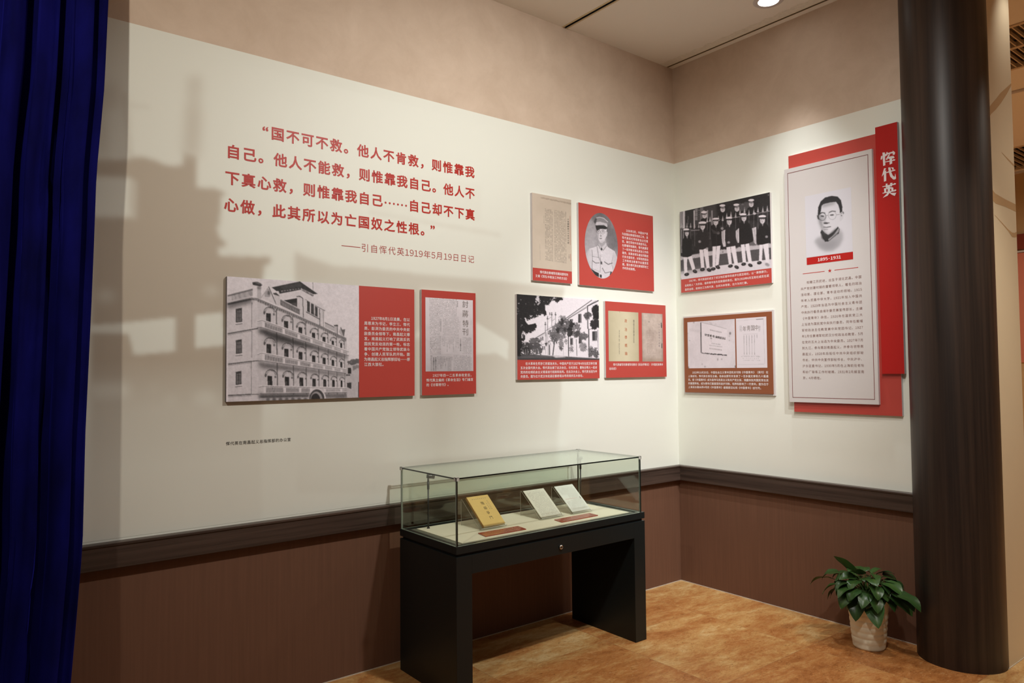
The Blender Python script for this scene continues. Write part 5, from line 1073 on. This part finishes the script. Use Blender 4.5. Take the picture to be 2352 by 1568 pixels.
for cx, sx in ((G0, 1), (G1, -1)):
    for cy, sy in ((H0, 1), (H1, -1)):
        bm = bmesh.new(); a, b = (cx - .004 * sx, cx + .015 * sx); c, d = (cy - .004 * sy, cy + .015 * sy)
        box(bm, min(a, b), max(a, b), min(c, d), max(c, d), ZG + .0002, ZG + .002); box(bm, min(a, cx - .0005 * sx), max(a, cx - .0005 * sx), min(c, d), max(c, d), ZG - .015, ZG + .002); box(bm, min(a, b), max(a, b), min(c, cy - .0005 * sy), max(c, cy - .0005 * sy), ZG - .015, ZG + .002)
        part('corner_clip', bm, 'acrylic_edge')
        if cy == H0 or True:
            bm = bmesh.new(); x_ = cx + .0035 * sx; y_ = cy - .001 * sy
            box(bm, x_ - .0035, x_ + .0035, y_ - .001, y_ + .001, ZT + .001, ZG - gt - .001); part('glass_seam', bm, 'glass_edge')
bm = bmesh.new(); lathe(bm, [(0.0125, 0), (0.0125, .006), (0.010, .010), (0.006, .012), (0.0055, .010)], 24); bm.transform(Matrix.Translation((-1.754, Y0, .631)) @ Matrix.Rotation(math.radians(90), 4, 'X'))
lk = part('lock', bm, 'chrome', smooth=True)
bm = newbox(-1.7552, -1.7528, Y0 - .0125, Y0 - .0105, .627, .635); put(obj('keyhole', bm, 'slot', None), loc).parent = lk
for x, y, dx in ((-2.292, -0.185, .030), (-1.150, -0.150, -.030)):
    bm = bmesh.new(); tube(bm, [(x, y, ZT), (x, y, ZT + .006)], [.009, .007]); tube(bm, [(x, y, ZT + .004), (x, y, ZT + .205)], .0042); tube(bm, [(x, y, ZT + .205), (x, y, ZT + .245)], .0065)
    lp = part('lamp_post', bm, 'lamp_post', smooth=True)
    bm = bmesh.new(); tube(bm, [(x, y, ZT + .24), (x, y, ZT + .268)], .005); tube(bm, [(x - .008 if dx > 0 else x + .008, y, ZT + .275), (x + dx, y - .012, ZT + .270)], [.011, .012], 14)
    put(obj('lamp_head', bm, 'lamp_metal', None, True), loc).parent = lp

# ------------------------------------------------------------------ exhibits
def stand(xa, xb, label):
    """folded clear acrylic easel: back leg, slope, lip"""
    prof = [(-0.243, ZT + .0015), (-0.243, ZT + .137), (-0.2495, ZT + .140), (-0.418, ZT + .0035), (-0.430, ZT + .012)]
    o3 = ((xa + xb) / 2, -0.34, ZT); bm = bmesh.new(); th = 0.003; rows = []
    pts = [Vector((0, a, b)) for a, b in prof]
    for i, p in enumerate(pts):
        d = (pts[min(i + 1, 4)] - pts[max(i - 1, 0)]).normalized(); n = Vector((0, -d.z, d.y)) * th / 2
        rows.append([bm.verts.new((x, p.y + q.y, p.z + q.z)) for x, q in ((xa, n), (xb, n), (xb, -n), (xa, -n))])
    for a, b in zip(rows[:-1], rows[1:]):
        for i in range(4):
            f = bm.faces.new((a[i], a[(i + 1) % 4], b[(i + 1) % 4], b[i])); f.material_index = 1 if i in (1, 3) else 0
    for r in (rows[0], rows[-1]): f = bm.faces.new(r); f.material_index = 1
    t = put(obj('acrylic_stand', bm, ['acrylic', 'acrylic_edge']), o3); t.location = o3
    return tag(t, label, 'display stand', 'clear acrylic easels in the case')
stand(-2.122, -1.955, 'clear acrylic stand holding the yellow book'); stand(-1.712, -1.545, 'clear acrylic stand holding the middle cream pages'); stand(-1.475, -1.320, 'clear acrylic stand holding the bluish white pages at the right')
ya, za, yb, zb = -0.4165, ZT + .0070, -0.2480, ZT + .1435
sl = Vector((0, yb - ya, zb - za)); SL = sl.length; sv = sl.normalized(); nv_ = Vector((0, -sv.z, sv.y))
def slope_frame(xc): return Matrix(((1, 0, 0, xc), (0, sv.y, nv_.y, ya), (0, sv.z, nv_.z, za), (0, 0, 0, 1)))   # local x right, y up the slope, z out
def book(name, xa, xb, ln, th, label, cat, cover, edge):
    xc = (xa + xb) / 2; hw = (xb - xa) / 2; MX = slope_frame(xc) @ Matrix.Translation((0, 0.004, 0.003))
    t = thing(name, MX.translation, label, cat)
    def bp(pname, bm, mats):
        bm.transform(MX); o = put(obj(pname, bm, mats), MX.translation); o.parent = t; return o
    return t, hw, MX, bp
XB = Matrix
t, hw, MX, bp = book('book', -2.1025, -1.961, .19, .012, 'yellow old book with black vertical title, leaning on an acrylic stand', 'book', 0, 0)
L_ = 0.205
bp('pages', newbox(-hw + .002, hw - .002, .002, L_ - .002, .0015, .0105), 'paper')
bm = newbox(-hw, hw, 0, L_, .0105, .012); bp('front_cover', bm, 'book_yellow'); bp('back_cover', newbox(-hw, hw, 0, L_, 0, .0015), 'book_yellow'); bp('spine', newbox(-hw - .0008, -hw + .0018, 0, L_, 0, .012), 'book_edge')
def onslope(h): return lambda u, v: tuple((MX @ Vector((u, v, h))) - MX.translation)
k = Ink()
for i, ch in enumerate('階級爭鬥'): k.glyph(ch, .006, L_ * (.735 - i * .165), .023, -.004, sx=.95)
k.build('title_text', 'ink_black', onslope(.0124), t)
k = Ink(); rk = random.Random(5)
for i in range(8): k.rect(-hw * .62 + i * hw * .17, -hw * .62 + i * hw * .17 + .004, L_ * .90 - .002, L_ * .90 + .002)
for c_, n_, y_ in ((.62, 6, .80), (.44, 4, .70)):
    for i in range(n_): v_ = L_ * (y_ - i * .055); k.rect(hw * c_ - .002, hw * c_ + .002, v_ - .002, v_ + .002)
k.build('small_text', 'ink_grey', onslope(.0123), t)
def pages(xa, xb, label, mat, seed, split):
    global MX
    t, hw, MX, bp = book('page_sheaf', xa, xb, .19, .006, label, 'old pages', 0, 0)
    bp('sheets', newbox(-hw, hw, 0, L_ - .004, .0, .004, bevel=.0008), mat)
    k = Ink(); r = random.Random(seed); nc = 15
    for i in range(nc):
        x = -hw * .78 + 2 * hw * .78 * i / (nc - 1)
        for j in range(46):
            v_ = L_ * (.06 + .83 * j / 45)
            if r.random() < .80 and not (split and i < 5 and .40 < v_ / L_ < .62) and not (split and abs(v_ / L_ - .47) < .02): k.rect(x - .0020, x + .0020 * r.uniform(.2, 1), v_ - .0011, v_ + .0011 * r.uniform(.2, 1))
    k.rect(-hw * .8, hw * .6, L_ * .925, L_ * .928)
    if split: k.rect(hw * .74, hw * .84, L_ * .42, L_ * .50)
    k.build('printed_text', 'ink_page', onslope(.0044), t)
    if split: k = Ink(); k.rect(-hw * .8, hw * .5, L_ * .468, L_ * .473); k.build('red_rule', 'ink_red', onslope(.0045), t)
pages(-1.7065, -1.555, 'cream printed pages standing in the middle of the case', 'paper', 3, False)
pages(-1.4705, -1.325, 'bluish white printed pages at the right of the case', 'paper_cool', 4, True)
def plate(pts, label, seed):
    c = np.mean(pts, 0); bm = bmesh.new(); b0 = [bm.verts.new((x, y, ZT + .0006)) for x, y in pts]; b1 = [bm.verts.new((x, y, ZT + .005)) for x, y in pts]
    bm.faces.new(b1); bm.faces.new(b0[::-1])
    for i in range(4): bm.faces.new((b0[i], b0[(i + 1) % 4], b1[(i + 1) % 4], b1[i]))
    o3 = (c[0], c[1], ZT); o = put(obj('label_plate', bm, 'plate_red'), o3); o.location = o3; tag(o, label, 'label', 'red acrylic labels in the case')
    k = Ink(); r = random.Random(seed); A, B, C_, D = [np.array(p) for p in pts]
    for i in range(4):
        for j in range(22):
            if r.random() < .15 or (i == 3 and j > 12): continue
            s_, t_ = .10 + .80 * j / 22, .20 + .6 * i / 3; p = A + (B - A) * t_ + (D - A) * s_; k.rect(p[0] - .0028, p[0] + .0028, p[1] - .0035, p[1] + .0035)
    k.build('label_text', 'ink_orange' if seed == 1 else 'plate_text', lambda u, v: (u - c[0], v - c[1], .0054), o)
plate([(-2.168, -.463), (-2.180, -.545), (-1.921, -.548), (-1.910, -.466)], 'red acrylic label plate lying before the yellow book', 1)
plate([(-1.653, -.466), (-1.664, -.540), (-1.384, -.536), (-1.377, -.462)], 'red acrylic label plate lying before the two white page sheaves', 2)

# ------------------------------------------------------------------ potted plant
PX, PY = -0.222, -1.492
t = thing('potted_pothos', (PX, PY, 0), 'green leafy pothos in a ribbed cream pot on the floor beside the pillar', 'potted plant')
prof = [(0.0, 0.0), (0.078, 0.0), (0.083, 0.006)]; hgt = 0.270
for i in range(61):
    z = 0.012 + (hgt - .012) * i / 60; r = 0.083 + 0.024 * (z / hgt)
    ph = (z - .03) / 0.033
    if .03 < z < .20: r += 0.0040 * abs(math.sin(math.pi * ph)) ** .5 - .002
    prof.append((r, z))
prof += [(0.109, hgt), (0.108, hgt + .004), (0.101, hgt + .004), (0.098, hgt - .03)]
bm = bmesh.new(); lathe(bm, prof, 64, close=False); bmesh.ops.remove_doubles(bm, verts=bm.verts[:], dist=1e-5); obj('pot', bm, 'pot', t, True)
bm = bmesh.new(); lathe(bm, [(0.0005, hgt - .022), (0.06, hgt - .024), (0.099, hgt - .028)], 32, close=False); obj('soil', bm, 'soil', t, True)
V = []; F = []; INKC = []; stems = bmesh.new(); rp = random.Random(11)
def leaf(base, dirv, L, W, droop, roll, tint):
    d = Vector(dirv).normalized(); side = d.cross(Vector((0, 0, 1))).normalized(); upv = side.cross(d).normalized()
    side = (Matrix.Rotation(roll, 3, d) @ side); upv = Matrix.Rotation(roll, 3, d) @ upv
    n = 9; m_ = 4; b0 = len(V); p = Vector(base); cur_ = d.copy()
    for i in range(n + 1):
        s_ = i / n; wv = W * (math.sin(math.pi * min(1, s_ ** .62 * 1.0)) ** .8 if 0 < s_ < 1 else 0) * (1 if s_ > .1 else .75)
        if i == 0: wv = W * .18
        for j in range(-m_, m_ + 1):
            q = j / m_; cup = 0.20 * abs(q) ** 1.3 * wv; wav = 0.05 * W * math.sin(s_ * 9 + j) * abs(q)
            V.append(p + side * (q * wv) + upv * (cup + wav) - d * (0.10 * L * abs(q) if s_ < .35 else 0))
            vein = .35 if j == 0 else 0; stripe = .12 * math.sin(s_ * 40 + abs(q) * 14); k_ = tint * (1 + stripe) + vein * .02
            INKC.append((.014 + .022 * tint + .05 * vein * tint, .036 + .052 * tint * (1 + stripe) + .06 * vein * tint, .011 + .010 * tint, 1))
        ax = side; cur_ = (Matrix.Rotation(-droop / n, 3, ax) @ cur_); upv = Matrix.Rotation(-droop / n, 3, ax) @ upv; p = p + cur_ * (L / n)
    w_ = 2 * m_ + 1
    for i in range(n):
        for j in range(w_ - 1): a = b0 + i * w_ + j; F.append((a, a + 1, a + w_ + 1, a + w_))
def place_leaf(tip, az, L, W, elev, droop, tint, roll=0.0):
    d = (math.cos(az) * math.cos(elev), math.sin(az) * math.cos(elev), math.sin(elev)); b = Vector(tip)
    b.z += .010; c0 = Vector((rp.uniform(-.04, .04), rp.uniform(-.04, .04), hgt - .03)); mid = (c0 + b) / 2 + Vector((0, 0, .05))
    pts = [c0 * (1 - u) ** 2 + mid * 2 * u * (1 - u) + b * u * u for u in np.linspace(0, 1, 7)]
    tube(stems, pts, [.0032 - .0015 * i / 6 for i in range(7)], 6); leaf(b, d, L, W, droop, roll, tint)
for ring, (n, rad, z, el, L, dr) in enumerate(((12, .085, .29, -.2, .108, 1.3), (13, .125, .335, .0, .105, 1.3), (12, .105, .375, .2, .10, 1.2), (8, .055, .39, .5, .10, 1.0), (11, .15, .30, -.3, .11, 1.0), (9, .15, .36, .05, .10, 1.2))):
    for i in range(n):
        az = 2 * math.pi * (i + .5 * (ring % 2) + rp.uniform(-.3, .3)) / n
        x, y = rad * math.cos(az) * rp.uniform(.75, 1.1), rad * math.sin(az) * rp.uniform(.75, 1.1); toward_wall = math.cos(az)
        if toward_wall > .45: x *= .55; LL = L * .62
        else: LL = L * rp.uniform(.85, 1.1)
        place_leaf((x, y, z + rp.uniform(-.02, .02)), az + rp.uniform(-.3, .3), LL, LL * rp.uniform(.36, .46), el + rp.uniform(-.15, .2), dr * rp.uniform(.7, 1.2), rp.uniform(.3, 1.0), rp.uniform(-.4, .4))
place_leaf((-.02, .07, .40), math.radians(125), .13, .032, .75, .25, 1.3, .8); place_leaf((-.06, .19, .34), math.radians(110), .12, .045, .1, 1.0, 1.4, .3); place_leaf((-.05, -.20, .33), math.radians(265), .13, .045, .1, 1.2, .5, .1)
place_leaf((-.075, -.06, .275), math.radians(215), .16, .052, -.5, .7, 1.15, .2); place_leaf((-.10, .0, .285), math.radians(190), .14, .050, -.6, .8, .5, 0); place_leaf((-.09, .10, .33), math.radians(120), .13, .046, .05, 1.1, 1.1, .2); place_leaf((-.02, -.16, .33), math.radians(255), .14, .05, .05, 1.2, .5, .1)
me = bpy.data.meshes.new('foliage'); me.from_pydata([tuple(v) for v in V], [], F); me.update()
at_ = me.attributes.new('ink', 'FLOAT_COLOR', 'POINT'); at_.data.foreach_set('color', np.array(INKC, dtype=float).ravel())
obj('foliage', me, 'leaf', t, True); obj('stems', stems, 'stem', t, True)
T.close()
